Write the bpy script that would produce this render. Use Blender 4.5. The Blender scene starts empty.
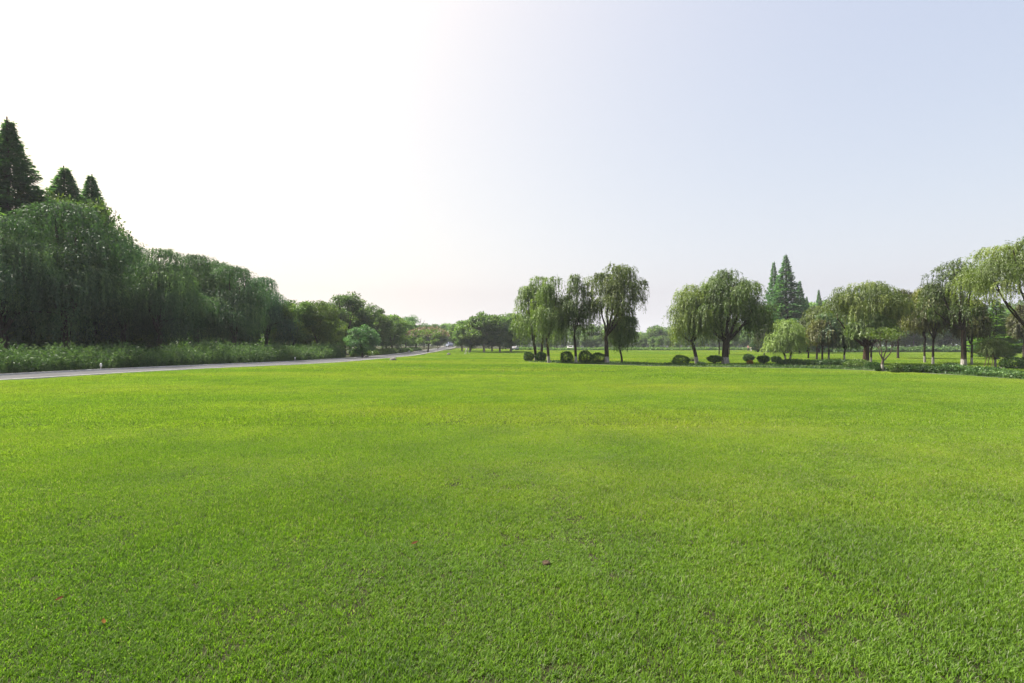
import bpy, math, random
import numpy as np

sc = bpy.context.scene
COL = sc.collection
R = math.radians
rng = np.random.default_rng(7)

# ------------------------------------------------------------------ helpers
def height(x, y):
    """Gentle relief: the park rises slightly far away on the road's side."""
    x = np.asarray(x, float); y = np.asarray(y, float)
    t = np.clip((y - 95) / 130, 0, 1); t = t * t * (3 - 2 * t)
    u = np.clip((12 - x) / 30, 0, 1); u = u * u * (3 - 2 * u)
    return 0.95 * t * u + 0.03 * np.sin(x * .21 + 1.3) * np.sin(y * .17 + .4) + 0.02 * np.sin(x * .06 - y * .09)

HOR, FPX, EYE = 345.0, 512.0, 1.6
def depth_of(py): return EYE * FPX / (py - HOR)
def wx(px, Y): return (px - 512.0) / FPX * Y
def hz(py, Y): return EYE + (HOR - py) * Y / FPX

def mesh_np(name, V, F, mat=None, attrs=None, smooth=False, mats=None, mi=None):
    V = np.asarray(V, np.float32); F = np.asarray(F, np.int32)
    k = F.shape[1]
    me = bpy.data.meshes.new(name)
    me.vertices.add(len(V)); me.vertices.foreach_set('co', V.ravel())
    me.loops.add(F.size); me.loops.foreach_set('vertex_index', F.ravel())
    me.polygons.add(len(F))
    me.polygons.foreach_set('loop_start', np.arange(0, F.size, k, dtype=np.int32))
    me.polygons.foreach_set('loop_total', np.full(len(F), k, np.int32))
    if smooth: me.polygons.foreach_set('use_smooth', np.ones(len(F), bool))
    if attrs:
        for n, a in attrs.items():
            at = me.attributes.new(n, 'FLOAT', 'POINT'); at.data.foreach_set('value', np.asarray(a, np.float32))
    for m in (mats or ([mat] if mat else [])): me.materials.append(m)
    if mi is not None: me.polygons.foreach_set('material_index', np.asarray(mi, np.int32))
    me.update(calc_edges=True)
    return me

def link(name, data, parent=None, loc=(0, 0, 0), rz=0.0, s=1.0):
    o = bpy.data.objects.new(name, data); COL.objects.link(o)
    o.location = loc; o.rotation_euler = (0, 0, rz); o.scale = (s, s, s) if np.isscalar(s) else s
    if parent: o.parent = parent
    return o

def tag(o, label=None, cat=None, group=None, kind=None):
    if label: o['label'] = label
    if cat: o['category'] = cat
    if group: o['group'] = group
    if kind: o['kind'] = kind
    return o

def thing(name, label, cat, loc, rz=0.0, s=1.0, group=None):
    return tag(link(name, None, None, loc, rz, s), label, cat, group)

def copy_tree(o, parent=None):
    c = o.copy(); COL.objects.link(c); c.parent = parent
    for ch in o.children: copy_tree(ch, c)
    return c

class Geo:
    """Collects quads (triangles are quads with a repeated edge avoided)."""
    def __init__(s): s.V = []; s.F = []; s.n = 0
    def add(s, V, F):
        s.V.append(np.asarray(V, float)); s.F.append(np.asarray(F, int) + s.n); s.n += len(V)
    def tube(s, P, r, k=7):
        P = np.asarray(P, float); r = np.asarray(r, float); n = len(P)
        T = np.gradient(P, axis=0); T /= np.linalg.norm(T, axis=1)[:, None] + 1e-9
        ref = np.array([1.0, 0.13, 0.07]) if abs(T[0, 2]) > .6 else np.array([0.05, 0.1, 1.0])
        A = np.cross(T, ref); A /= np.linalg.norm(A, axis=1)[:, None] + 1e-9
        B = np.cross(T, A)
        a = np.arange(k) * 2 * math.pi / k
        V = P[:, None] + r[:, None, None] * (A[:, None] * np.cos(a)[None, :, None] + B[:, None] * np.sin(a)[None, :, None])
        i = np.arange(n - 1)[:, None] * k; j = np.arange(k)[None]; j2 = (j + 1) % k
        F = np.stack([i + j, i + j2, i + k + j2, i + k + j], -1).reshape(-1, 4)
        s.add(V.reshape(-1, 3), F)
    def box(s, c, d, rz=0.0, taper=1.0):
        x, y, z = np.asarray(d, float) / 2
        t = taper
        V = np.array([[-x, -y, -z], [x, -y, -z], [x, y, -z], [-x, y, -z], [-x*t, -y*t, z], [x*t, -y*t, z], [x*t, y*t, z], [-x*t, y*t, z]])
        cs, sn = math.cos(rz), math.sin(rz)
        V = V @ np.array([[cs, sn, 0], [-sn, cs, 0], [0, 0, 1]]) + np.asarray(c, float)
        s.add(V, [[3, 2, 1, 0], [4, 5, 6, 7], [0, 1, 5, 4], [1, 2, 6, 5], [2, 3, 7, 6], [3, 0, 4, 7]])
    def mesh(s, name, mat, smooth=True):
        return mesh_np(name, np.concatenate(s.V), np.concatenate(s.F), mat, smooth=smooth)

def leaves(P, D, L, W, g, fold=.25, nout=None):
    """Leaf-shaped quads: base point P, axis D, length L, width W."""
    n = len(P)
    D = D / (np.linalg.norm(D, axis=1)[:, None] + 1e-9)
    Rn = g.normal(size=(n, 3))
    if nout is not None: Rn = nout + Rn * .55      # blades face roughly outwards from their clump
    S = np.cross(D, Rn); S /= np.linalg.norm(S, axis=1)[:, None] + 1e-9
    N = np.cross(S, D)
    L = np.broadcast_to(L, n)[:, None]; W = np.broadcast_to(W, n)[:, None]
    m = P + D * L * .45
    V = np.stack([P, m + S * W * .5 + N * W * fold, P + D * L, m - S * W * .5 + N * W * fold], 1).reshape(-1, 3)
    return V, np.arange(4 * n).reshape(n, 4)

def foliage(name, P, D, L, W, tone, g, mat, nout=None):
    V, F = leaves(P, D, L, W, g, nout=nout)
    return mesh_np(name, V, F, mat, {'tone': np.repeat(tone, 4)})

# ------------------------------------------------------------------ materials
def nodes(name):
    m = bpy.data.materials.new(name); m.use_nodes = True
    nt = m.node_tree; nt.nodes.clear()
    out = nt.nodes.new('ShaderNodeOutputMaterial')
    def N(t, **kw):
        n = nt.nodes.new(t)
        for k, v in kw.items():
            if k in n.inputs: n.inputs[k].default_value = v
            else: setattr(n, k, v)
        return n
    return m, nt, out, N, nt.links.new

def ramp(N, stops, interp='LINEAR'):
    n = N('ShaderNodeValToRGB'); cr = n.color_ramp; cr.interpolation = interp
    while len(cr.elements) < len(stops): cr.elements.new(.5)
    for e, (p, c) in zip(cr.elements, stops): e.position = p; e.color = (*c, 1)
    return n

LEAF_GAIN = 1.2
def leaf_mat(name, dark, mid, light, trans=.35, gloss=.03, objvar=.32, rough=.5):
    m, nt, out, N, Lk = nodes(name)
    at = N('ShaderNodeAttribute', attribute_name='tone')
    dark, mid, light = [tuple(min(.5, c * LEAF_GAIN) for c in q) for q in (dark, mid, light)]
    r = ramp(N, [(0, dark), (.5, mid), (1, light)])
    Lk(at.outputs['Fac'], r.inputs[0])
    oi = N('ShaderNodeObjectInfo')
    mr = N('ShaderNodeMapRange'); mr.inputs['To Min'].default_value = 1 - objvar; mr.inputs['To Max'].default_value = 1 + objvar
    Lk(oi.outputs['Random'], mr.inputs['Value'])
    mul = N('ShaderNodeVectorMath', operation='SCALE'); Lk(r.outputs[0], mul.inputs[0]); Lk(mr.outputs[0], mul.inputs['Scale'])
    d = N('ShaderNodeBsdfDiffuse'); Lk(mul.outputs[0], d.inputs[0])
    tint = N('ShaderNodeVectorMath', operation='MULTIPLY'); Lk(mul.outputs[0], tint.inputs[0]); tint.inputs[1].default_value = (1.25, 1.3, .6)
    t = N('ShaderNodeBsdfTranslucent'); Lk(tint.outputs[0], t.inputs[0])
    a = N('ShaderNodeMixShader'); a.inputs[0].default_value = trans; Lk(d.outputs[0], a.inputs[1]); Lk(t.outputs[0], a.inputs[2])
    gl = N('ShaderNodeBsdfGlossy'); gl.inputs['Roughness'].default_value = rough
    b = N('ShaderNodeMixShader'); b.inputs[0].default_value = gloss; Lk(a.outputs[0], b.inputs[1]); Lk(gl.outputs[0], b.inputs[2])
    Lk(b.outputs[0], out.inputs[0])
    return m

def plain_mat(name, c1, c2, scale=8.0, rough=.8, bump=.0, spec=.2, metal=0.0):
    m, nt, out, N, Lk = nodes(name)
    tc = N('ShaderNodeTexCoord'); n = N('ShaderNodeTexNoise'); n.inputs['Scale'].default_value = scale; n.inputs['Detail'].default_value = 6
    Lk(tc.outputs['Object'], n.inputs['Vector'])
    r = ramp(N, [(.3, c1), (.7, c2)]); Lk(n.outputs['Fac'], r.inputs[0])
    p = N('ShaderNodeBsdfPrincipled'); p.inputs['Roughness'].default_value = rough; p.inputs['Metallic'].default_value = metal
    p.inputs['Specular IOR Level'].default_value = spec
    Lk(r.outputs[0], p.inputs['Base Color'])
    if bump:
        bp = N('ShaderNodeBump'); bp.inputs['Strength'].default_value = bump; bp.inputs['Distance'].default_value = .02
        Lk(n.outputs['Fac'], bp.inputs['Height']); Lk(bp.outputs[0], p.inputs['Normal'])
    Lk(p.outputs[0], out.inputs[0])
    return m

def bark_mat(name, c1, c2, wash=0.0):
    """Bark with vertical furrows; wash > 0 is the height of the lime-washed foot in metres."""
    m, nt, out, N, Lk = nodes(name)
    tc = N('ShaderNodeTexCoord'); mp = N('ShaderNodeMapping'); mp.inputs['Scale'].default_value = (14, 14, 2.2)
    Lk(tc.outputs['Object'], mp.inputs[0])
    n = N('ShaderNodeTexNoise'); n.inputs['Scale'].default_value = 1.0; n.inputs['Detail'].default_value = 6
    Lk(mp.outputs[0], n.inputs['Vector'])
    r = ramp(N, [(.3, c1), (.7, c2)]); Lk(n.outputs['Fac'], r.inputs[0])
    p = N('ShaderNodeBsdfPrincipled'); p.inputs['Roughness'].default_value = .9; p.inputs['Specular IOR Level'].default_value = .15
    bp = N('ShaderNodeBump'); bp.inputs['Strength'].default_value = .8; bp.inputs['Distance'].default_value = .03
    Lk(n.outputs['Fac'], bp.inputs['Height']); Lk(bp.outputs[0], p.inputs['Normal'])
    if wash:
        sx = N('ShaderNodeSeparateXYZ'); Lk(tc.outputs['Object'], sx.inputs[0])
        ad = N('ShaderNodeMath', operation='MULTIPLY_ADD'); Lk(n.outputs['Fac'], ad.inputs[0]); ad.inputs[1].default_value = .35; Lk(sx.outputs['Z'], ad.inputs[2])
        mr = N('ShaderNodeMapRange'); mr.inputs['From Min'].default_value = wash + .14; mr.inputs['From Max'].default_value = wash + .2
        mr.inputs['To Min'].default_value = 1; mr.inputs['To Max'].default_value = 0
        Lk(ad.outputs[0], mr.inputs['Value'])
        wr = ramp(N, [(.35, (.12, .11, .095)), (.62, (.36, .35, .32))]); Lk(n.outputs['Fac'], wr.inputs[0])
        mx = N('ShaderNodeMix', data_type='RGBA'); Lk(mr.outputs[0], mx.inputs['Factor']); Lk(r.outputs[0], mx.inputs['A']); Lk(wr.outputs[0], mx.inputs['B'])
        Lk(mx.outputs['Result'], p.inputs['Base Color'])
    else: Lk(r.outputs[0], p.inputs['Base Color'])
    Lk(p.outputs[0], out.inputs[0])
    return m

M = {}
M['willow_dark'] = leaf_mat('willow_leaf_dark', (.024, .056, .024), (.050, .098, .040), (.10, .16, .060), .45)
M['willow_mid'] = leaf_mat('willow_leaf_mid', (.026, .066, .028), (.050, .110, .046), (.095, .165, .065), .45)
M['willow_deep'] = leaf_mat('willow_leaf_deep', (.018, .052, .026), (.034, .086, .044), (.065, .135, .065), .45)
M['pale'] = leaf_mat('pale_green_leaf', (.08, .13, .03), (.13, .195, .05), (.19, .26, .08), .4)
M['willow'] = leaf_mat('willow_leaf', (.030, .056, .014), (.058, .098, .022), (.10, .150, .032), .42)
M['willow_yellow'] = leaf_mat('willow_leaf_yellow', (.044, .070, .014), (.080, .120, .022), (.14, .180, .035), .42)
M['willow_rust'] = leaf_mat('willow_leaf_rust', (.05, .045, .014), (.07, .085, .02), (.11, .12, .025), .42)
M['broad'] = leaf_mat('broad_leaf', (.034, .072, .018), (.066, .122, .028), (.11, .17, .038), .46)
M['broad_light'] = leaf_mat('broad_leaf_light', (.035, .065, .012), (.065, .110, .018), (.11, .155, .025), .4)
M['conifer'] = leaf_mat('conifer_needle', (.028, .076, .034), (.052, .12, .052), (.082, .165, .064), .52)
M['conifer_light'] = leaf_mat('conifer_needle_fresh', (.05, .115, .018), (.085, .17, .026), (.125, .22, .035), .5)
M['far'] = leaf_mat('far_leaf', (.042, .088, .026), (.076, .142, .040), (.12, .185, .05), .55, objvar=.35)
M['shrub'] = leaf_mat('shrub_leaf', (.016, .045, .012), (.034, .078, .018), (.06, .11, .025), .25, .03)
M['shrub_light'] = leaf_mat('shrub_leaf_light', (.03, .06, .012), (.055, .095, .02), (.085, .13, .03), .3)
M['shrub_orange'] = leaf_mat('shrub_leaf_orange', (.10, .05, .012), (.19, .10, .02), (.28, .16, .03), .35)
M['hedge'] = leaf_mat('hedge_leaf', (.028, .062, .021), (.054, .106, .033), (.10, .165, .052), .33)
M['hedge_bright'] = leaf_mat('hedge_leaf_bright', (.04, .08, .012), (.075, .14, .018), (.12, .19, .03), .4)
M['grey_leaf'] = leaf_mat('grey_green_leaf', (.055, .09, .028), (.10, .15, .05), (.16, .21, .08), .35)
M['pink'] = leaf_mat('silk_flower', (.05, .08, .02), (.13, .11, .06), (.22, .15, .14), .2)
M['bark'] = bark_mat('bark_dark', (.018, .014, .010), (.060, .047, .034))
M['bark_wash'] = bark_mat('bark_lime_washed', (.018, .014, .010), (.060, .047, .034), .60)
M['bark_pale'] = bark_mat('bark_pale', (.12, .10, .08), (.26, .23, .19))
M['bark_red'] = bark_mat('bark_reddish', (.030, .019, .013), (.080, .052, .036))
M['white_paint'] = plain_mat('white_paint', (.66, .66, .63), (.8, .8, .78), 20, .55)
M['stone'] = plain_mat('weathered_stone', (.05, .048, .042), (.16, .155, .14), 6, .9, .6)
M['concrete'] = plain_mat('pale_concrete', (.34, .33, .30), (.48, .47, .44), 5, .85, .2)
M['wood'] = plain_mat('stake_wood', (.16, .11, .07), (.30, .23, .15), 10, .8)
M['glass_dark'] = plain_mat('dark_car_glass', (.015, .018, .02), (.025, .03, .035), 3, .1, 0, .5)
M['rubber'] = plain_mat('tyre_rubber', (.018, .018, .018), (.03, .03, .03), 10, .8)
M['car_white'] = plain_mat('white_car_paint', (.42, .43, .45), (.48, .49, .5), 2, .3, 0, .5)
M['car_blue'] = plain_mat('pale_blue_car_paint', (.15, .18, .26), (.20, .23, .31), 2, .3, 0, .5)
M['lamp_red'] = plain_mat('red_lens', (.35, .02, .02), (.45, .03, .03), 5, .3, 0, .5)
M['skin'] = plain_mat('skin', (.42, .27, .20), (.5, .33, .25), 9, .6)
M['hair'] = plain_mat('black_hair', (.012, .01, .009), (.03, .025, .02), 20, .5)
M['cloth_pink'] = plain_mat('pink_cloth', (.55, .26, .27), (.65, .34, .34), 9, .9)
M['cloth_white'] = plain_mat('white_cloth', (.62, .60, .57), (.75, .73, .7), 9, .9)
M['cloth_dark'] = plain_mat('dark_cloth', (.03, .03, .045), (.06, .06, .08), 9, .9)
M['dead_leaf'] = plain_mat('dead_leaf_red', (.04, .018, .009), (.075, .034, .016), 40, .9, 0, .02)
M['dead_leaf_orange'] = plain_mat('dead_leaf_orange', (.08, .04, .012), (.12, .062, .018), 40, .9, 0, .02)
M['soil'] = plain_mat('bare_soil', (.02, .014, .009), (.07, .05, .03), 14, .95, .8)

def ground_mat(name, stops, s1, s2, bump=.3):
    m, nt, out, N, Lk = nodes(name)
    g = N('ShaderNodeNewGeometry')
    a = N('ShaderNodeTexNoise'); a.inputs['Scale'].default_value = s1; a.inputs['Detail'].default_value = 4; Lk(g.outputs['Position'], a.inputs['Vector'])
    b = N('ShaderNodeTexNoise'); b.inputs['Scale'].default_value = s2; b.inputs['Detail'].default_value = 8; Lk(g.outputs['Position'], b.inputs['Vector'])
    mx = N('ShaderNodeMath', operation='MULTIPLY_ADD'); Lk(b.outputs['Fac'], mx.inputs[0]); mx.inputs[1].default_value = .5
    h = N('ShaderNodeMath', operation='MULTIPLY'); Lk(a.outputs['Fac'], h.inputs[0]); h.inputs[1].default_value = .5; Lk(h.outputs[0], mx.inputs[2])
    r = ramp(N, stops); Lk(mx.outputs[0], r.inputs[0])
    p = N('ShaderNodeBsdfPrincipled'); p.inputs['Roughness'].default_value = .95; p.inputs['Specular IOR Level'].default_value = .1
    Lk(r.outputs[0], p.inputs['Base Color'])
    bp = N('ShaderNodeBump'); bp.inputs['Strength'].default_value = bump; bp.inputs['Distance'].default_value = .02
    Lk(b.outputs['Fac'], bp.inputs['Height']); Lk(bp.outputs[0], p.inputs['Normal'])
    Lk(p.outputs[0], out.inputs[0])
    return m
M['lawn'] = ground_mat('lawn_soil', [(.35, (.010, .010, .005)), (.5, (.022, .024, .010)), (.65, (.034, .042, .012))], .5, 25)
M['woodland'] = ground_mat('woodland_floor', [(.35, (.015, .014, .008)), (.6, (.03, .04, .014))], .3, 6)
M['bed'] = ground_mat('bed_soil', [(.35, (.02, .024, .010)), (.6, (.035, .06, .014))], .6, 12)
M['asphalt'] = ground_mat('asphalt', [(.35, (.050, .051, .055)), (.65, (.085, .086, .092))], .6, 60)

# grass blade: colour varies with where the blade stands and from blade to blade
def grass_mat():
    m, nt, out, N, Lk = nodes('grass_blade')
    g = N('ShaderNodeNewGeometry')
    def noise(scale, det=3, vec=None):
        n = N('ShaderNodeTexNoise'); n.inputs['Scale'].default_value = scale; n.inputs['Detail'].default_value = det
        Lk(vec or g.outputs['Position'], n.inputs['Vector']); return n.outputs['Fac']
    at = N('ShaderNodeAttribute', attribute_name='tone')
    mp = N('ShaderNodeMapping'); mp.inputs['Scale'].default_value = (.45, 1.3, 1); Lk(g.outputs['Position'], mp.inputs[0])
    big = noise(.11, 4, mp.outputs[0]); mid = noise(.9, 3)
    r1 = ramp(N, [(.36, (.136, .256, .019)), (.5, (.178, .290, .023)), (.64, (.236, .320, .030))])
    Lk(big, r1.inputs[0])
    r2 = ramp(N, [(.32, (.84, .86, 1.1)), (.55, (1, 1, 1)), (.7, (1.10, 1.05, 1))]); Lk(mid, r2.inputs[0])
    mul = N('ShaderNodeVectorMath', operation='MULTIPLY'); Lk(r1.outputs[0], mul.inputs[0]); Lk(r2.outputs[0], mul.inputs[1])
    r3 = ramp(N, [(0, (.38, .42, .8)), (.45, (1, 1, 1)), (.9, (1.3, 1.2, 1.3)), (.93, (1.5, .95, 4.0)), (1, (1.9, 1.1, 8.0))])
    Lk(at.outputs['Fac'], r3.inputs[0])
    mul2 = N('ShaderNodeVectorMath', operation='MULTIPLY'); Lk(mul.outputs[0], mul2.inputs[0]); Lk(r3.outputs[0], mul2.inputs[1])
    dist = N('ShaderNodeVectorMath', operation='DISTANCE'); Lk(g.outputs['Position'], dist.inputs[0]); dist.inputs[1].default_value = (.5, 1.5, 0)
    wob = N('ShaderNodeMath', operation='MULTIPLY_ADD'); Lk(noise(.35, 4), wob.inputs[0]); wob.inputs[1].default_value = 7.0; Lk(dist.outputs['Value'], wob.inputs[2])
    near_shade = ramp(N, [(0, (.74, .82, .90)), (1, (1, 1, 1))]); mrw = N('ShaderNodeMapRange'); mrw.inputs['From Min'].default_value = 5.5; mrw.inputs['From Max'].default_value = 17; Lk(wob.outputs[0], mrw.inputs['Value']); Lk(mrw.outputs[0], near_shade.inputs[0])
    mul3 = N('ShaderNodeVectorMath', operation='MULTIPLY'); Lk(mul2.outputs[0], mul3.inputs[0]); Lk(near_shade.outputs[0], mul3.inputs[1]); mul2 = mul3      # shadow between blades painted into the colour: darker, cooler close to the camera
    d = N('ShaderNodeBsdfDiffuse'); Lk(mul2.outputs[0], d.inputs[0])
    tint = N('ShaderNodeVectorMath', operation='MULTIPLY'); Lk(mul2.outputs[0], tint.inputs[0]); tint.inputs[1].default_value = (1.15, 1.2, .6)
    t = N('ShaderNodeBsdfTranslucent'); Lk(tint.outputs[0], t.inputs[0])
    a = N('ShaderNodeMixShader'); a.inputs[0].default_value = .5; Lk(d.outputs[0], a.inputs[1]); Lk(t.outputs[0], a.inputs[2])
    gl = N('ShaderNodeBsdfGlossy'); gl.inputs['Roughness'].default_value = .6
    b = N('ShaderNodeMixShader'); b.inputs[0].default_value = .010; Lk(a.outputs[0], b.inputs[1]); Lk(gl.outputs[0], b.inputs[2])
    Lk(b.outputs[0], out.inputs[0])
    return m
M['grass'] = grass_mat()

# ------------------------------------------------------------------ world, sun, camera
SUN_EL, SUN_AZ = 55.0, -66.0                      # azimuth clockwise from +Y (the view direction)
w = bpy.data.worlds.new('World'); sc.world = w; w.use_nodes = True
nt = w.node_tree; bg = nt.nodes['Background']
sky = nt.nodes.new('ShaderNodeTexSky'); sky.sky_type = 'NISHITA'; sky.sun_disc = False
sky.sun_elevation = R(SUN_EL); sky.sun_rotation = R(SUN_AZ); sky.dust_density = 5.0; sky.air_density = 1.0; sky.ozone_density = 1.0
tcw = nt.nodes.new('ShaderNodeTexCoord'); mxv = nt.nodes.new('ShaderNodeVectorMath'); mxv.operation = 'MAXIMUM'; mxv.inputs[1].default_value = (-9, -9, .10)
nt.links.new(tcw.outputs['Generated'], mxv.inputs[0]); nt.links.new(mxv.outputs[0], sky.inputs['Vector'])     # keep the dusty band off the horizon
sep = nt.nodes.new('ShaderNodeSeparateColor'); cmb = nt.nodes.new('ShaderNodeCombineColor'); nt.links.new(sky.outputs[0], sep.inputs[0])
for ch, ex, gn in ((0, .60, 1.48), (1, .54, 1.44), (2, .30, 1.85)):              # high summer haze evens out the clear-sky contrast
    pw = nt.nodes.new('ShaderNodeMath'); pw.operation = 'POWER'; pw.inputs[1].default_value = ex; nt.links.new(sep.outputs[ch], pw.inputs[0])
    ml = nt.nodes.new('ShaderNodeMath'); ml.operation = 'MULTIPLY'; ml.inputs[1].default_value = gn; nt.links.new(pw.outputs[0], ml.inputs[0]); nt.links.new(ml.outputs[0], cmb.inputs[ch])
nt.links.new(cmb.outputs[0], bg.inputs[0]); bg.inputs[1].default_value = .10

sun = bpy.data.lights.new('sun', 'SUN'); sun.energy = 4.5; sun.angle = R(5.0); sun.color = (1, .95, .86)
so = link('sun', sun); 
so.rotation_euler = (R(90 - SUN_EL), 0, R(180 - SUN_AZ))
cam = bpy.data.cameras.new('camera'); cam.lens = 18.0; cam.sensor_width = 36.0; cam.clip_end = 3000; cam.clip_start = .05
co = link('camera', cam, loc=(0, 0, EYE)); co.rotation_euler = (R(90) + math.atan((HOR - 341.5) / FPX), 0, 0)
sc.camera = co
vs = sc.view_settings; vs.view_transform = 'Standard'; vs.look = 'None'; vs.gamma = 1; vs.exposure = 1.72
sc.render.engine = 'CYCLES'
cy = sc.cycles; cy.max_bounces = 7; cy.diffuse_bounces = 3; cy.transmission_bounces = 4; cy.glossy_bounces = 2; cy.volume_bounces = 0
cy.use_denoising = True; cy.caustics_reflective = False; cy.caustics_refractive = False
try: cy.denoiser = 'OPENIMAGEDENOISE'; cy.denoising_prefilter = 'ACCURATE'
except Exception: pass

# ------------------------------------------------------------------ setting: ground, road, beds
def axis(lim, near, n): 
    t = np.linspace(-1, 1, n); return np.sign(t) * (near * np.abs(t) + (lim - near) * np.abs(t) ** 4)
def ground():
    xs = axis(650, 90, 181); ys = axis(650, 90, 181) + 0.0
    X, Y = np.meshgrid(xs, ys); Z = height(X, Y)
    V = np.stack([X, Y, Z], -1).reshape(-1, 3)
    i = np.arange(180)[:, None] * 181 + np.arange(180)[None]
    F = np.stack([i, i + 1, i + 182, i + 181], -1).reshape(-1, 4)
    tag(link('lawn', mesh_np('lawn', V, F, M['lawn'], smooth=True)), kind='structure')
ground()

def spline(P, n):
    P = np.asarray(P, float); k = len(P); t = np.linspace(0, k - 1 - 1e-6, n); i = t.astype(int); f = (t - i)[:, None]
    Q = np.vstack([2 * P[0] - P[1], P, 2 * P[-1] - P[-2]])
    a, b, c, d = Q[i], Q[i + 1], Q[i + 2], Q[i + 3]
    return .5 * ((2 * b) + (-a + c) * f + (2 * a - 5 * b + 4 * c - d) * f ** 2 + (-a + 3 * b - 3 * c + d) * f ** 3)

def ribbon(name, A, B, dz, mat, kind='structure', across=6):
    n = len(A)
    t = np.linspace(0, 1, across)[None, :, None]
    P = A[:, None] * (1 - t) + B[:, None] * t
    Z = height(P[..., 0], P[..., 1]) + dz
    V = np.concatenate([P, Z[..., None]], -1).reshape(-1, 3)
    i = np.arange(n - 1)[:, None] * across + np.arange(across - 1)[None]
    F = np.stack([i, i + 1, i + across + 1, i + across], -1).reshape(-1, 4)
    return tag(link(name, mesh_np(name, V, F, mat, smooth=True)), kind=kind)

# near edge of the road (lawn side) and far edge (hedge side)
NEAR = spline([(-27, 12), (-24.6, 18), (-23.2, 23.2), (-21.6, 30.6), (-18.6, 39), (-16.4, 46.5), (-15.2, 58), (-15.0, 70), (-16.0, 92), (-17.5, 118), (-19, 145), (-20, 175), (-24, 215), (-34, 260)], 220)
def offset(P, d):
    T = np.gradient(P, axis=0); T /= np.linalg.norm(T, axis=1)[:, None]
    return P + np.stack([-T[:, 1], T[:, 0]], 1) * d
FAR = offset(NEAR, 4.4)
ribbon('road', NEAR, FAR, .012, M['asphalt'])
def curb(name, P, w_, h_, mat):
    A = offset(P, -w_ / 2); B = offset(P, w_ / 2); n = len(P)
    za = height(A[:, 0], A[:, 1]); zb = height(B[:, 0], B[:, 1]); z = np.minimum(za, zb)
    V = np.stack([np.column_stack([A, z - .1]), np.column_stack([A, z + h_]), np.column_stack([B, z + h_]), np.column_stack([B, z - .1])], 1).reshape(-1, 3)
    i = np.arange(n - 1)[:, None] * 4 + np.arange(3)[None]
    F = np.stack([i, i + 1, i + 5, i + 4], -1).reshape(-1, 4)[:, ::-1]
    return tag(link(name, mesh_np(name, V, F, mat)), kind='structure')
curb('kerb', offset(NEAR, -.08), .15, .05, M['concrete'])
curb('kerb', offset(FAR, .08), .15, .09, M['concrete'])
ribbon('woodland_floor', offset(FAR, .17)[:190], offset(NEAR, 70)[:190], .02, M['woodland'], across=20)

# edging along the tree bed on the far side of the lawn
EDGE = spline([(1.5, 46.5), (4.5, 43.6), (7.5, 41.3), (11.5, 38.6), (16.5, 36.8), (20.5, 34.8), (22.9, 32.2), (23.9, 28.5), (23.7, 24), (23.2, 19), (22.6, 13)], 140)
BEDB = offset(EDGE, 7.5)
curb('bed_kerb', EDGE, .12, .012, M['stone'])
ribbon('planting_bed', offset(EDGE, .08), offset(EDGE, 6.5), .016, M['bed'], across=10)

# ------------------------------------------------------------------ grass
def in_poly(x, y, poly):
    c = np.zeros(len(x), bool); n = len(poly); j = n - 1
    for i in range(n):
        xi, yi = poly[i]; xj, yj = poly[j]
        if yi != yj:
            c ^= ((yi > y) != (yj > y)) & (x < (xj - xi) * (y - yi) / (yj - yi) + xi)
        j = i
    return c
ROADPOLY = np.vstack([offset(NEAR, -.25), offset(NEAR, 70)[::-1]])
BEDPOLY = np.vstack([offset(EDGE, -.1), offset(EDGE, 6.2)[::-1]])

def patch(n, size, hmin, hmax, wid, g, lean=.55, straw=.05, tufts=0):
    """Blades of three verts pairs bent over; returns V (n*5), tris as quads+tri -> two quads."""
    r = size * np.sqrt(g.random(n)) if False else None
    p = (g.random((n, 2)) - .5) * size
    if tufts:                                       # blades stand in small tufts with gaps between them
        c = (g.random((tufts, 2)) - .5) * size; p = np.where((g.random(n) < .86)[:, None], c[g.integers(0, tufts, n)] + g.normal(size=(n, 2)) * .012, p)
    a = g.random(n) * 2 * math.pi
    h = hmin + (hmax - hmin) * g.random(n) ** 1.4
    ln = lean * h * (.3 + g.random(n))
    d = np.stack([np.cos(a), np.sin(a)], 1)
    f = a + (g.random(n) - .5) * 1.5 + math.pi / 2
    s = np.stack([np.cos(f), np.sin(f)], 1) * (wid * (.6 + .8 * g.random(n)))[:, None] / 2
    def pt(t, ws):
        c = p + d * (ln * t ** 1.6)[:, None]; z = h * t * (1 - .18 * t)
        return np.column_stack([c - s * ws, z]), np.column_stack([c + s * ws, z])
    a0, a1 = pt(np.zeros(n), 1.0); b0, b1 = pt(np.full(n, .55), .9); c0, c1 = pt(np.ones(n), .12)
    a0[:, 2] -= .006; a1[:, 2] -= .006
    V = np.stack([a0, a1, b0, b1, c0, c1], 1).reshape(-1, 3)
    k = np.arange(n)[:, None] * 6
    F = np.concatenate([k + [0, 1, 3, 2], k + [2, 3, 5, 4]])
    tone = g.random(n) * .88
    tone[g.random(n) < straw] = .97
    return V, F, np.repeat(tone, 6)

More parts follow.
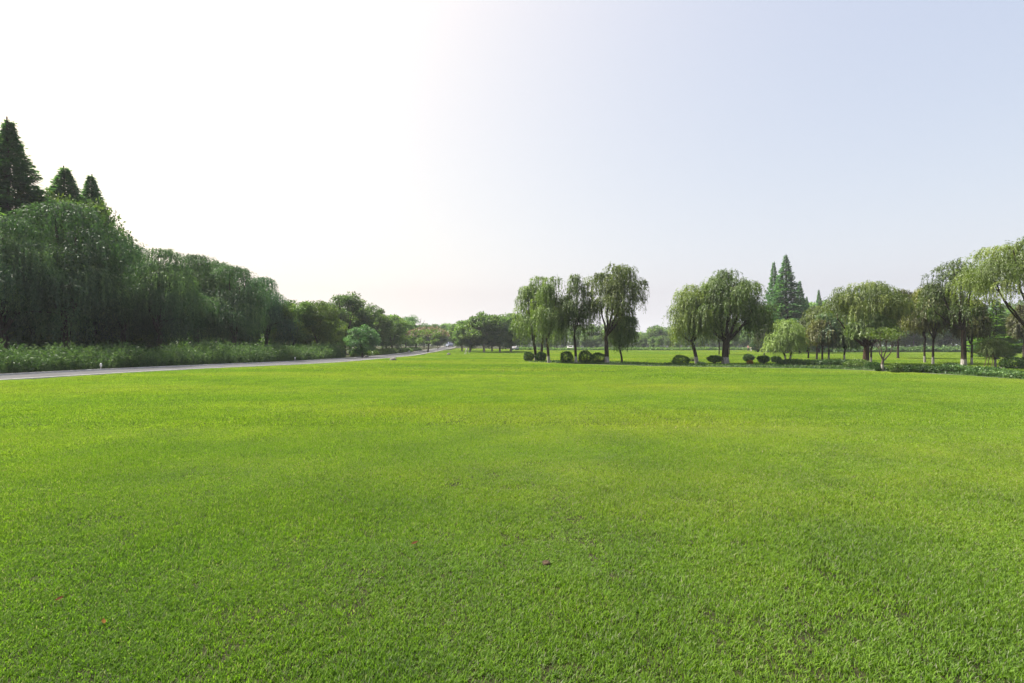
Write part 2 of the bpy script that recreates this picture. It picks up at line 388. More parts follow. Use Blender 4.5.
def grass():
    g = np.random.default_rng(3)
    kinds = [patch(9000, 1.0, .010, .037, .0041, g, .85, .11, 760), patch(6000, 2.2, .018, .042, .0095, g, .7, .03), patch(4200, 5.5, .025, .055, .030, g, .6, .02)]
    V = []; F = []; T = []; K = []; off = 0
    for k, (v, f, t) in enumerate(kinds):
        V.append(v); F.append(f + off); T.append(t); K.append(np.full(len(v), k)); off += len(v)
    sites = []
    def lay(kind, y0, y1, step, thin):
        ys = np.arange(y0, y1, step); out = []
        for y in ys:
            xs = np.arange(-(y * 1.12 + 3.5), y * 1.12 + 3.5, step)
            out.append(np.column_stack([xs, np.full(len(xs), y)]))
        P = np.vstack(out); P += (g.random(P.shape) - .5) * step * .5
        inside = lambda m: in_poly(P[:, 0], P[:, 1], np.vstack([offset(NEAR, -m), offset(NEAR, 70)[::-1]])) | in_poly(P[:, 0], P[:, 1], np.vstack([offset(EDGE, -m), offset(EDGE, 6.2)[::-1]]))
        ok = ~inside(thin[0])
        if len(thin) > 1: ok &= inside(thin[1])
        P = P[ok]
        n1 = np.sin(P[:, 0] * 1.1 + 2 * np.sin(P[:, 1] * .6)) * np.sin(P[:, 1] * .9 + 1.7 * np.sin(P[:, 0] * .5 + 1)) 
        s = np.ones(len(P)); zs = 1.0 + .28 * n1 + .15 * g.normal(size=len(P))
        z = height(P[:, 0], P[:, 1])
        sites.append(np.column_stack([P, z, np.full(len(P), kind), g.random(len(P)) * 6.283, np.clip(zs, .6, 1.5)]))
    lay(0, .3, 9.5, .54, (.62,)); lay(1, 8.0, 30, 1.15, (1.3,)); lay(2, 26, 165, 3.0, (3.1,))
    lay(1, 26, 130, 1.15, (1.3, 4.6)); lay(0, 8, 60, .6, (.62, 2.0))
    S = np.vstack(sites)
    nv = off; V = np.vstack(V + [S[:, :3]]); F = np.vstack(F)
    kind = np.concatenate(K + [S[:, 3]]); site = np.concatenate([np.zeros(nv), np.ones(len(S))])
    rz = np.concatenate([np.zeros(nv), S[:, 4]]); sz = np.concatenate([np.ones(nv), S[:, 5]])
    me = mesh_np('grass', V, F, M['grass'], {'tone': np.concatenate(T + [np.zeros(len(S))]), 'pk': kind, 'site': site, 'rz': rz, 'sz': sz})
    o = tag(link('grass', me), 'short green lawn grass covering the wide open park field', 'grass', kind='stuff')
    t = bpy.data.node_groups.new('grass_spread', 'GeometryNodeTree')
    t.interface.new_socket('Geometry', in_out='INPUT', socket_type='NodeSocketGeometry')
    t.interface.new_socket('Geometry', in_out='OUTPUT', socket_type='NodeSocketGeometry')
    nn = t.nodes.new; lk = t.links.new
    gi = nn('NodeGroupInput'); go = nn('NodeGroupOutput')
    def attr(name):
        n = nn('GeometryNodeInputNamedAttribute'); n.data_type = 'FLOAT'; n.inputs['Name'].default_value = name; return n.outputs['Attribute']
    def near(name, v):
        c = nn('FunctionNodeCompare'); c.data_type = 'FLOAT'; c.operation = 'EQUAL'; lk(attr(name), c.inputs['A']); c.inputs['B'].default_value = v; c.inputs['Epsilon'].default_value = .1
        return c.outputs['Result']
    def sep(geo, sel):
        s = nn('GeometryNodeSeparateGeometry'); s.domain = 'POINT'; lk(geo, s.inputs['Geometry']); lk(sel, s.inputs['Selection']); return s
    s0 = sep(gi.outputs[0], near('site', 1.0)); pts, base = s0.outputs['Selection'], s0.outputs['Inverted']
    jn = nn('GeometryNodeJoinGeometry')
    for k in range(3):
        iop = nn('GeometryNodeInstanceOnPoints')
        lk(sep(pts, near('pk', float(k))).outputs['Selection'], iop.inputs['Points'])
        lk(sep(base, near('pk', float(k))).outputs['Selection'], iop.inputs['Instance'])
        cr = nn('ShaderNodeCombineXYZ'); lk(attr('rz'), cr.inputs['Z']); lk(cr.outputs[0], iop.inputs['Rotation'])
        cs = nn('ShaderNodeCombineXYZ'); cs.inputs['X'].default_value = 1; cs.inputs['Y'].default_value = 1; lk(attr('sz'), cs.inputs['Z']); lk(cs.outputs[0], iop.inputs['Scale'])
        lk(iop.outputs['Instances'], jn.inputs['Geometry'])
    lk(jn.outputs[0], go.inputs[0])
    o.modifiers.new('spread', 'NODES').node_group = t
grass()

# ------------------------------------------------------------------ tree makers
def bez(a, b, c, n):
    t = np.linspace(0, 1, n)[:, None]
    return a * (1 - t) ** 2 + 2 * b * t * (1 - t) + c * t ** 2

def wander(P, g, amt):
    n = len(P); w_ = np.cumsum(g.normal(size=(n, 3)) * amt, 0); w_ -= np.linspace(0, 1, n)[:, None] * w_[-1]
    w_[:, 2] *= .4
    return P + w_

def skeleton(g, geo, r, base_paths, targets, limb_r=.5, k=7):
    """base_paths: limb polylines already tubed; joins every clump target to the nearest limb point below it."""
    pts = np.vstack([p for p, _ in base_paths]); rad = np.concatenate([q for _, q in base_paths])
    for T in targets:
        d = np.linalg.norm(pts - T, axis=1) + 2.0 * np.maximum(0, pts[:, 2] - T[2] + .15)
        i = int(np.argmin(d)); A = pts[i]
        L = np.linalg.norm(T - A)
        if L < .15: continue
        mid = (A + T) / 2 + np.array([0, 0, .18 * L]) + g.normal(size=3) * .08 * L
        P = wander(bez(A, mid, T, 6), g, .02 * L)
        r0 = min(rad[i] * .6, r * .28)
        geo.tube(P, np.linspace(r0, max(.010, r0 * .25), 6), 5)
        pts = np.vstack([pts, P[2:]]); rad = np.concatenate([rad, np.linspace(r0, .012, 6)[2:]])

def trunk_path(g, fork, r, flare=1.35, n=8, bend=.12):
    base = np.array([0, 0, -.15]); f = np.array(fork, float)
    mid = np.array([f[0] * .25, f[1] * .25, f[2] * .5]) + g.normal(size=3) * bend * .5
    P = bez(base, mid, f, n)
    rr = r * (1 + (flare - 1) * np.exp(-np.linspace(0, 1, n) * 6)) * np.linspace(1, .82, n)
    return P, rr

def willow(seed, H, Rx, r, fork, limbs, clear, nclump=34, strands=16, drop=(1.0, 2.6), leaf=(.21, .045), cen=(0, 0), mat='willow', bark='bark_wash', Ry=None, per=17, spread=.55, zlow=.45, hollow=.35, stems=None, dens=1.7, full=1.35):
    """Weeping tree: trunk (+ extra stems), limbs, and curtains of leaf strings hanging from clumps on a dome."""
    g = np.random.default_rng(seed); geo = Geo(); Ry = Ry or Rx * .85; strands = int(strands * dens); nclump = int(nclump * full); Rx = max(Rx * .6, Rx - .45 * spread); Ry = max(Ry * .6, Ry - .45 * spread)
    P, rr = trunk_path(g, fork, r); geo.tube(P, rr, 9)
    paths = [(P[-2:], rr[-2:])]
    for sx, sy, tx, ty, tz, sr in (stems or []):
        Q = bez(np.array([sx, sy, -.15]), np.array([sx * 1.1, sy * 1.1, tz * .5]), np.array([tx, ty, tz]), 8); q = np.linspace(sr * 1.2, sr * .6, 8)
        geo.tube(Q, q, 8); paths.append((Q[3:], q[3:]))
    zb = clear + (H - clear) * .5
    for (ax, ay, az) in limbs:
        T = np.array([cen[0] + ax * Rx, cen[1] + ay * Ry, fork[2] + (H - fork[2]) * az])
        A = P[-1]; mid = A + (T - A) * np.array([.62, .62, .40]) 
        Q = wander(bez(A, mid, T, 9), g, .045); q = np.linspace(rr[-1] * .70, max(.025, r * .14), 9)
        geo.tube(Q, q, 7); paths.append((Q, q))
    # clumps on the dome
    az = g.random(nclump) * 2 * math.pi; rho = np.sqrt(g.random(nclump) * (1 - hollow ** 2) + hollow ** 2)
    rho[: nclump // 4] *= .5
    u = np.stack([np.cos(az), np.sin(az)], 1)
    top = zlow + (1 - zlow) * np.sqrt(np.clip(1 - (rho * .97) ** 2, 0, 1))
    top *= 1 - .24 * rho * (.5 + .5 * np.sin(az * 2 + g.random() * 6.28)) - .10 * g.random(nclump)
    top[:2] = 1.0; rho[:2] *= .5; zmul = 1 - .52 * g.random(nclump) ** 1.5; zmul[:2] = 1.0
    zz = clear + (H - clear) * np.clip(top * zmul, .25, 1)
    C = np.column_stack([cen[0] + u[:, 0] * rho * Rx, cen[1] + u[:, 1] * rho * Ry, zz])
    C[:, :2] += g.normal(size=(nclump, 2)) * .12 * Rx * .5
    cs0 = .6 + .8 * g.random(nclump)
    C[:, 2] = np.minimum(C[:, 2], H - .50 * spread * cs0 - .02 - .1 * H * np.clip(rho, 0, 1) ** 2)
    skeleton(g, geo, r, paths, C[np.argsort(C[:, 2])])
    ctone = np.clip(.5 + .26 * g.normal(size=nclump), .03, .97)
    ns = nclump * strands; ci = np.repeat(np.arange(nclump), strands)
    csz = cs0[ci]
    an = g.random(ns) * 2 * math.pi; rr_ = np.sqrt(g.random(ns))
    off = np.stack([np.cos(an), np.sin(an)], 1) * (spread * 1.55 * csz * rr_)[:, None]
    S0 = np.column_stack([C[ci][:, :2] + off, C[ci][:, 2] + spread * 1.1 * csz * (np.sqrt(1 - .94 * rr_ ** 2) - .55)])   # each clump is a domed mop
    S0 += g.normal(size=(ns, 3)) * .07
    no = np.column_stack([np.cos(an) * rr_, np.sin(an) * rr_, np.sqrt(1 - .9 * rr_ ** 2) * .9])
    no[:, :2] += .5 * (S0[:, :2] - np.array(cen)) / Rx
    od = S0[:, :2] - np.array(cen); od /= np.linalg.norm(od, axis=1)[:, None] + .2
    od = .5 * od + .55 * off / (spread * csz[:, None]) + g.normal(size=(ns, 2)) * .22
    out = (.15 + .35 * g.random(ns)) * min(1, Rx / 2)
    dl = drop[0] + (drop[1] - drop[0]) * g.random(ns)
    dl *= (.55 + .75 * (1 - np.clip((C[:, 2] - clear) / (H - clear), 0, 1)))[ci]
    dl *= (.55 + .75 * g.random(ns)) * (.8 if full > 1 else 1)
    dl *= (.5 + .75 * g.random(nclump))[ci] * (.55 + .6 * rr_)
    dl = np.minimum(dl, np.maximum(.35, S0[:, 2] - clear - .5 * g.random(ns)))
    t = (np.arange(per)[None] + g.random((ns, per))) / per
    px = S0[:, None, 0] + od[:, None, 0] * out[:, None] * (1 - np.exp(-3.5 * t)); py = S0[:, None, 1] + od[:, None, 1] * out[:, None] * (1 - np.exp(-3.5 * t))
    pz = S0[:, None, 2] + .22 * np.sin(math.pi * np.clip(t * 2.2, 0, 1)) * np.minimum(1, dl[:, None]) - dl[:, None] * t ** 1.08
    LP = np.stack([px, py, pz], -1).reshape(-1, 3)
    n = len(LP); tt = t.ravel()
    D = np.column_stack([np.repeat(od, per, 0) * (.5 * (1 - tt))[:, None], -(.35 + .9 * tt)]) + g.normal(size=(n, 3)) * .38
    tone = np.clip(np.repeat(ctone[ci] + .07 * g.normal(size=ns), per) + .07 * g.normal(size=n), 0, 1)
    lm = foliage('crown', LP, D, leaf[0] * (.7 + .6 * g.random(n)), leaf[1] * (.7 + .6 * g.random(n)), tone, g, M[mat], np.repeat(no, per, 0))
    return geo.mesh('trunk', M[bark]), lm

def broad(seed, H, Rx, r, fork, nclump=30, per=260, leaf=(.17, .11), clear=1.6, mat='broad', bark='bark', cen=(0, 0), Ry=None, flat=.6, cl=.62, stems=None, zmid=.55, limbs=5):
    """Round-headed tree: limbs and many loose leaf clusters inside an uneven ellipsoid."""
    g = np.random.default_rng(seed); geo = Geo(); Ry = Ry or Rx
    P, rr = trunk_path(g, fork, r); geo.tube(P, rr, 8); paths = [(P[-2:], rr[-2:])]
    for sx, sy, tx, ty, tz, sr in (stems or []):
        Q = bez(np.array([sx, sy, -.15]), np.array([sx, sy, tz * .5]), np.array([tx, ty, tz]), 8); q = np.linspace(sr * 1.2, sr * .6, 8)
        geo.tube(Q, q, 8); paths.append((Q[3:], q[3:]))
    zc = clear + (H - clear) * zmid
    for i in range(limbs):
        a = i * 2 * math.pi / limbs + g.random(); e = .35 + .5 * g.random()
        T = np.array([cen[0] + math.cos(a) * Rx * .55, cen[1] + math.sin(a) * Ry * .55, zc + (H - zc) * e])
        A = P[-1]; Q = wander(bez(A, A + (T - A) * np.array([.6, .6, .4]), T, 8), g, .04)
        q = np.linspace(rr[-1] * .65, max(.02, r * .15), 8); geo.tube(Q, q, 6); paths.append((Q, q))
    d = g.normal(size=(nclump, 3)); d /= np.linalg.norm(d, axis=1)[:, None]
    rho = .45 + .5 * g.random(nclump) ** .7
    up = H - zc; dn = zc - clear
    C = np.column_stack([cen[0] + d[:, 0] * rho * Rx, cen[1] + d[:, 1] * rho * Ry, zc + d[:, 2] * rho * np.where(d[:, 2] > 0, up, dn)])
    skeleton(g, geo, r, paths, C[np.argsort(C[:, 2])])
    csz = cl * (.65 + .7 * g.random(nclump)) 
    ctone = np.clip(.5 + .22 * g.normal(size=nclump), .05, .95)
    ci = np.repeat(np.arange(nclump), per); n = len(ci)
    q = g.normal(size=(n, 3)); q /= np.linalg.norm(q, axis=1)[:, None]
    q *= (g.random(n) ** .45)[:, None]
    LP = C[ci] + q * csz[ci][:, None] * np.array([1, 1, flat]); LP[:, 2] = np.clip(LP[:, 2], clear * .8, None)
    D = q + g.normal(size=(n, 3)) * .8; D[:, 2] -= .25
    tone = np.clip(ctone[ci] + .14 * g.normal(size=n), 0, 1)
    lm = foliage('crown', LP, D, leaf[0] * (.65 + .7 * g.random(n)), leaf[1] * (.65 + .7 * g.random(n)), tone, g, M[mat], q / (np.linalg.norm(q, axis=1)[:, None] + 1e-6) + np.array([0, 0, .25]))
    return geo.mesh('trunk', M[bark]), lm

def conifer(seed, H, Rx, r, clear=.6, nb=150, per=60, leaf=(.34, .10), mat='conifer', bark='bark', power=1.02, droop=.1):
    """Narrow cone: whorls of short branches carrying sprays of needles, ragged outline, open tip."""
    g = np.random.default_rng(seed); geo = Geo()
    z = np.linspace(-.15, H, 12); P = np.column_stack([np.cumsum(g.normal(size=12)) * .02, np.cumsum(g.normal(size=12)) * .02, z])
    geo.tube(P, r * np.clip(1 - np.linspace(0, 1, 12), .04, 1) ** .8, 8)
    f = (np.arange(nb) + g.random(nb)) / nb; f = f ** .92
    bz = clear + (H - clear) * f * .985
    L = Rx * (np.clip(1 - f, 0, 1) ** power) * (.62 + .5 * g.random(nb)) + .05
    L *= np.clip(.55 + f * 4, 0, 1)
    a = np.arange(nb) * 2.399 + g.random(nb) * .9
    u = np.stack([np.cos(a), np.sin(a)], 1)
    rise = (.10 + .32 * f) * L
    LPs = []; Ds = []; To = []; Ls = []
    for i in range(nb):
        A = np.array([0, 0, bz[i]]); T = np.array([u[i, 0] * L[i], u[i, 1] * L[i], bz[i] + rise[i] - droop * L[i]])
        Q = bez(A, (A + T) / 2 + np.array([0, 0, .1 * L[i]]), T, 5)
        geo.tube(Q, np.linspace(max(.012, r * .22 * (1 - f[i])), .008, 5), 4)
        m = max(10, int(per * (L[i] / Rx + .15)))
        t = .12 + .88 * g.random(m) ** .75
        q = A * (1 - t)[:, None] + T * t[:, None]
        side = np.array([-u[i, 1], u[i, 0], 0]); s = g.normal(size=m) * .24 * L[i] * (1.1 - t) + g.normal(size=m) * .07
        q = q + side * s[:, None] + np.array([0, 0, 1.0]) * (g.normal(size=m) * .09 - .06)[:, None]
        d = np.array([u[i, 0], u[i, 1], -.05]) + side * (np.sign(s) * .7)[:, None] + g.normal(size=(m, 3)) * .35
        LPs.append(q); Ds.append(d * 1.0); Ls.append(np.full(m, .26 + .74 * (1 - f[i]) ** .8)); To.append(np.clip(.5 + .16 * g.normal() + .14 * g.normal(size=m), 0, 1))
    LP = np.vstack(LPs); n = len(LP)
    lm = foliage('crown', LP, np.vstack(Ds), leaf[0] * (.6 + .7 * g.random(n)) * np.concatenate(Ls), leaf[1] * (.7 + .6 * g.random(n)) * np.concatenate(Ls) ** .5, np.concatenate(To), g, M[mat])
    return geo.mesh('trunk', M[bark]), lm

def shrub(seed, rx, ry, h, clear=0.0, n=2600, leaf=(.085, .05), mat='shrub', stem=True, lumps=.10, prof=0.0):
    """Clipped bush: a dense shell of small leaves over an uneven ball, on short stems."""
    g = np.random.default_rng(seed); geo = Geo()
    for i in range(4):
        a = i * 1.7 + g.random(); geo.tube(bez(np.array([.05 * math.cos(a), .05 * math.sin(a), -.05]), np.array([.08 * math.cos(a), .08 * math.sin(a), h * .3]), np.array([rx * .4 * math.cos(a), ry * .4 * math.sin(a), max(h * .6, clear + .2)]), 5), np.linspace(.035, .012, 5), 5)
    d = g.normal(size=(n, 3)); d /= np.linalg.norm(d, axis=1)[:, None]
    ph = g.random(6) * 6.28
    lob = 1 + lumps * (np.sin(d[:, 0] * 3.1 + ph[0]) * np.sin(d[:, 1] * 3.7 + ph[1]) + .7 * np.sin(d[:, 2] * 4.5 + ph[2] + d[:, 0] * 2)) 
    rho = (.72 + .30 * g.random(n) ** .6) * lob; rho[g.random(n) < .10] *= 1.14
    hz_ = (h - clear) / 2
    q = d * rho[:, None]
    wz = 1.0 + prof * q[:, 2]                      # prof > 0: wider above (mushroom form)
    LP = np.column_stack([q[:, 0] * rx * wz, q[:, 1] * ry * wz, clear + hz_ + q[:, 2] * hz_])
    LP[:, 2] = np.maximum(LP[:, 2], .02)
    D = d + g.normal(size=(n, 3)) * .7
    tone = np.clip(.5 + .2 * g.normal(size=n), 0, 1)
    lm = foliage('foliage', LP, D, leaf[0] * (.6 + .8 * g.random(n)), leaf[1] * (.6 + .8 * g.random(n)), tone, g, M[mat], d)
    return geo.mesh('stem', M['bark']), lm

def put(name, meshes, label, cat, X, Y, s=1.0, rz=0.0, group=None, parts=('trunk', 'crown'), z=None):
    t = thing(name, label, cat, (X, Y, float(height(X, Y)) if z is None else z), rz, s, group)
    for pn, me in zip(parts, meshes): link(pn, me, t)
    return t

def at(px, py):                                    # a base point seen at pixel (px, py) on level ground
    Y = depth_of(py); return wx(px, Y), Y

# ------------------------------------------------------------------ hedges along the road
def shoots_hedge(seed, C, wid, n, hrange, per, leaf, mat, clear=.0, inner=0, arch=.5):
    """Hedge of arching shoots rising from a strip centred on the polyline C."""
    g = np.random.default_rng(seed); m = len(C)
    seg = np.linalg.norm(np.diff(C, axis=0), axis=1); cum = np.concatenate([[0], np.cumsum(seg)])
    u = g.random(n) * cum[-1]; i = np.clip(np.searchsorted(cum, u) - 1, 0, m - 2); f = ((u - cum[i]) / seg[i])[:, None]
    T = (C[i + 1] - C[i]) / seg[i][:, None]; Nn = np.stack([-T[:, 1], T[:, 0]], 1)
    lat = (g.random(n) - .5) * wid
    B = C[i] * (1 - f) + C[i + 1] * f + Nn * lat[:, None]
    h = hrange[0] + (hrange[1] - hrange[0]) * g.random(n) ** 1.6
    h *= .86 + .16 * np.sin(u * .55) * np.sin(u * .21 + 1) + .1 * np.sin(u * 1.7)
    h *= 1 - .35 * (np.abs(lat) / (wid / 2)) ** 3
    a = g.random(n) * 6.283; od = np.stack([np.cos(a), np.sin(a)], 1) * (arch * (.2 + .8 * g.random(n)))[:, None] * h[:, None] * .6
    od -= Nn * (.25 * g.random(n) * -np.sign(lat) * 1.0)[:, None] * 0
    t = .08 + .92 * (np.arange(per)[None] + g.random((n, per))) / per
    x = B[:, None, 0] + od[:, None, 0] * t ** 1.8; y = B[:, None, 1] + od[:, None, 1] * t ** 1.8
    z = height(B[:, 0], B[:, 1])[:, None] + h[:, None] * (t - .18 * t ** 3)
    P = np.stack([x, y, z], -1).reshape(-1, 3); k = len(P)
    D = np.column_stack([np.repeat(od, per, 0) / (np.repeat(h, per)[:, None]) * 1.2, np.full(k, .35)]) + g.normal(size=(k, 3)) * .55
    base = np.clip(.45 + .24 * g.normal(size=n) + .1 * np.sin(u * .8), 0, 1)
    tone = np.clip(np.repeat(base, per) + .13 * g.normal(size=k), 0, 1)
    return foliage('foliage', P, D, leaf[0] * (.6 + .8 * g.random(k)), leaf[1] * (.6 + .8 * g.random(k)), tone, g, M[mat])

i0 = int(np.argmin(np.abs(NEAR[:, 1] - 22))); i1 = int(np.argmin(np.abs(NEAR[:, 1] - 62))); i2 = int(np.argmin(np.abs(NEAR[:, 1] - 71))); i3 = int(np.argmin(np.abs(NEAR[:, 1] - 98))); i4 = int(np.argmin(np.abs(NEAR[:, 1] - 135)))
# ------------------------------------------------------------------ the willows beside the road (each grows behind the hedge)
WL = [willow(101 + i, 10, 3.2, .26, (.3, .1, 2.4), [(.5, .1, .7), (-.55, .2, .75), (0, -.55, .7), (.1, .5, .8), (-.1, -.1, .92)], 1.5, nclump=36, strands=120, per=13, drop=(1.0, 2.6), leaf=(.20, .05), mat=('willow_dark', 'willow_mid', 'willow_deep', 'willow_mid')[i], bark='bark', spread=.86, hollow=.25, zlow=.36, dens=1.0, full=1.0) for i in range(4)]
BL = [broad(201 + i, 8.5, 3.3, .2, (.1, 0, 2.2), nclump=72, per=220, leaf=(.22, .13), clear=.7, mat=('broad', 'far', 'broad_light', 'far')[i], cl=.85) for i in range(4)]
BLs = [broad(221 + i, 8.0, 3.0, .16, (.1, 0, 2.4), nclump=72, per=170, leaf=(.32, .2), clear=1.0, mat=('far', 'far', 'broad')[i], bark='bark_pale', cl=.9) for i in range(3)]

def row(px, Y, top, kind, label, s_extra=1.0, rz=None, cat='tree', name='willow_tree', base_h=None, group=None):
    H = hz(top, Y); base = {'w': 10.0, 'b': 8.5, 's': 8.0}[kind[0]]
    pool = {'w': WL, 'b': BL, 's': BLs}[kind[0]]; me = pool[int(kind[1])]
    s = H / base
    if kind[0] == 'w': Y *= 1.05; s = hz(top, Y) / base
    X = wx(px, Y)
    return put(name, me, label, cat, X, Y, (s * s_extra, s * s_extra, s), rng.random() * 6.28 if rz is None else rz, group)

g1 = 'willows in the row along the road'
row(8, 33.5, 218, 'w0', 'drooping dark willow at the picture edge, lowest of the willows under the tall conifers', 1.05, group=g1)
row(62, 37.0, 203, 'w1', 'tallest broad dark weeping willow, under the conifers behind the feathery hedge', 1.15, group=g1)
row(124, 43.5, 243, 'w2', 'dark weeping willow with a ragged narrow top, just right of the tallest willow', .95, group=g1)
row(158, 42.0, 249, 'w3', 'dark weeping willow whose level top starts the even stretch of the row', 1.0, group=g1)
row(196, 48.5, 255, 'w0', 'dark weeping willow in the middle of the even stretch of the row', 1.0, group=g1)
row(232, 48.0, 266, 'w1', 'dark weeping willow with curtains down to the hedge, second last of the willow row', 1.05, group=g1)
row(264, 55.5, 277, 'w2', 'dark weeping willow at the far end of the roadside row, beside rounder trees', 1.05, group=g1)
g2 = 'leafy trees between the willow row and the road bend'
row(294, 60, 296, 'b0', 'dark round leafy tree next to the last willow of the row', 1.0, name='leafy_tree', group=g2)
row(318, 62, 300, 'b2', 'light green leafy tree with low branches over the hedge end', 1.0, name='leafy_tree', group=g2)
row(345, 84, 291, 'b1', 'tallest leafy tree with an open twiggy top above the lower woods', 1.05, name='leafy_tree', group=g2)
row(372, 90, 305, 'b3', 'bluish green leafy tree on the slope of the treetops past the tallest', 1.0, name='leafy_tree', group=g2)
row(392, 98, 314, 'b0', 'dark leafy tree over the bright low hedge by the road', 1.1, name='leafy_tree', group=g2)
row(335, 70, 318, 'b2', 'low light green leafy tree behind the dense round bush by the road', .9, name='leafy_tree', group=g2)
row(406, 120, 321, 'b3', 'small hazy leafy tree just before the spreading pine', 1.0, name='leafy_tree', group=g2)

# second rows inside the wood: seen between and above the front trees
row(36, 41, 226, 'w2', 'dark weeping willow filling the space between the edge willow and the tallest one', 1.0, group=g1)
row(98, 44, 226, 'w0', 'dark weeping willow leaning out past the shoulder of the tallest willow', .9, group=g1)
row(215, 55, 262, 'w3', 'dark weeping willow standing back in the even stretch of the row', 1.0, group=g1)
gi2 = 'trees standing inside the roadside wood'
for px, Y, top, k in ((-60, 36, 185, 's0'), (20, 50, 215, 's0'), (95, 50, 232, 's2'), (135, 56, 262, 's0'), (175, 58, 272, 's1'), (210, 62, 275, 's0'), (245, 64, 282, 's2'),
                      (-20, 44, 205, 's2'), (60, 60, 240, 's0'), (110, 66, 262, 's2'), (280, 72, 294, 's0'), (305, 78, 300, 's2'), (328, 92, 304, 's0'), (155, 72, 276, 's0'), (225, 80, 285, 's2'), (360, 110, 306, 's0'), (382, 122, 314, 's2')):
    row(px, Y, top + 9, k, 'dark leafy tree deep inside the wood behind the willow row', 1.0, name='woodland_tree', group=gi2)

U = offset(NEAR, 20)
tag(link('undergrowth', shoots_hedge(521, U[i0 - 8:i3], 5.0, 3400, (1.5, 4.2), 14, (.5, .26), 'far', arch=.5)), 'dark tangled undergrowth inside the roadside wood', 'undergrowth', kind='stuff')
# three tall conifers over the willows
CON = [conifer(301 + i, 20, 3.6, .3, clear=1.5, nb=420, per=200, leaf=(.40, .13)) for i in range(3)]
def con(px, Y, top, i, label, wide=1.0, name='conifer_tree', group='tall conifers over the willows', pool=None):
    H = hz(top, Y); s = H / 20
    return put(name, (pool or CON)[i], label, 'tree', wx(px, Y), Y, (s * wide * 1.3, s * wide * 1.3, s), i * 1.3 + px, group)
con(8, 44, 117, 0, 'tallest dark pointed conifer rising over the willows at the picture edge', 1.45)
con(-28, 42, 140, 1, 'dark conifer cut by the picture edge beside the tallest conifer', 1.1)
con(64, 50, 165, 1, 'middle dark conifer with a broad pointed top over the tallest willow', 1.8)
con(90, 52, 173, 2, 'slim dark conifer with a thin forked top, last over the willows', 1.5)
con(36, 49, 186, 2, 'small dark conifer top between the two taller ones over the willows', 1.4)
row(79, 46, 189, 'b0', 'leafy tree filling the gap between the conifer tops over the tallest willow', .6, name='leafy_tree')
row(42, 46, 187, 'b2', 'light green leafy tree top beside the tallest conifer', .6, name='leafy_tree')

# spreading pine and pink silk tree at the bend
m_pine = broad(411, 9, 4.2, .2, (.3, 0, 5.0), nclump=26, per=170, leaf=(.34, .1), clear=4.8, mat='conifer', cl=1.0, flat=.35, zmid=.6)
Y = 128; s = hz(317, Y) / 9
put('pine_tree', m_pine, 'dark flat-topped spreading pine beside the road bend', 'tree', wx(416, Y), Y, s, .4)
m_silk = broad(421, 5.2, 4.4, .16, (.2, 0, 1.6), nclump=34, per=150, leaf=(.24, .16), clear=1.6, mat='broad', cl=.8, flat=.45, zmid=.7)
Y = 112; t = put('silk_tree', m_silk, 'low spreading silk tree with pinkish flowers over its crown at the road bend', 'tree', wx(428, Y), Y, 1.0, .9)
g = np.random.default_rng(9); d = g.normal(size=(900, 3)); d /= np.linalg.norm(d, axis=1)[:, None]; d[:, 2] = np.abs(d[:, 2])
P = np.column_stack([d[:, 0] * 4.5, d[:, 1] * 4.5, 3.5 + d[:, 2] * 1.85]) + g.normal(size=(900, 3)) * .15
link('blossom', foliage('blossom', P, d + g.normal(size=(900, 3)) * .5, .26, .2, np.clip(.8 + .2 * g.normal(size=900), 0, 1), g, M['pink']), t)

# far trees round the end of the road
gE = 'far hazy trees around the end of the road'
for px, Y, top, k in ((372, 104, 312, 's2'), (386, 110, 314, 's0'), (398, 128, 319, 's2'), (350, 88, 306, 's0'), (424, 170, 326, 's0'), (432, 190, 327, 's2'), (440, 215, 326, 's0'), (449, 225, 325, 's1'), (456, 230, 329, 's0'), (438, 150, 332, 's2'), (464, 210, 331, 's0'), (410, 160, 326, 's0'), (397, 150, 322, 's2')):
    row(px, Y, top, k, 'hazy leafy tree at the far end of the road', 1.2, name='far_tree', group=gE)

# weeping bush by the road
m_wb = broad(431, 4.3, 2.05, .14, (.1, 0, .8), nclump=60, per=170, leaf=(.18, .09), clear=.15, mat='conifer', cl=.62, zmid=.5)
X, Yb = wx(362, 66), 66
put('round_bush', m_wb, 'dense round dark bush between the feathery hedge and the bright low hedge', 'bush', X, Yb, hz(324, 66) / 4.3 * 1.0)

# ---- the hedges themselves
tag(link('hedge', shoots_hedge(501, offset(NEAR, 6.5)[i0:i1], 3.4, 7600, (.9, 2.5), 24, (.17, .042), 'hedge', arch=.7)), 'long feathery untrimmed hedge running along the road under the willows', 'hedge')
tag(link('hedge', shoots_hedge(502, offset(NEAR, 6.2)[i2:i3], 2.6, 2600, (.6, 1.35), 16, (.2, .08), 'hedge_bright', arch=.6)), 'bright green low hedge beside the road past the dense round bush', 'hedge')
tag(link('hedge', shoots_hedge(503, offset(NEAR, 6.2)[i3 + 2:i4], 2.4, 1700, (.5, 1.2), 14, (.24, .1), 'hedge', arch=.6)), 'short dark hedge by the road below the pink silk tree', 'hedge')

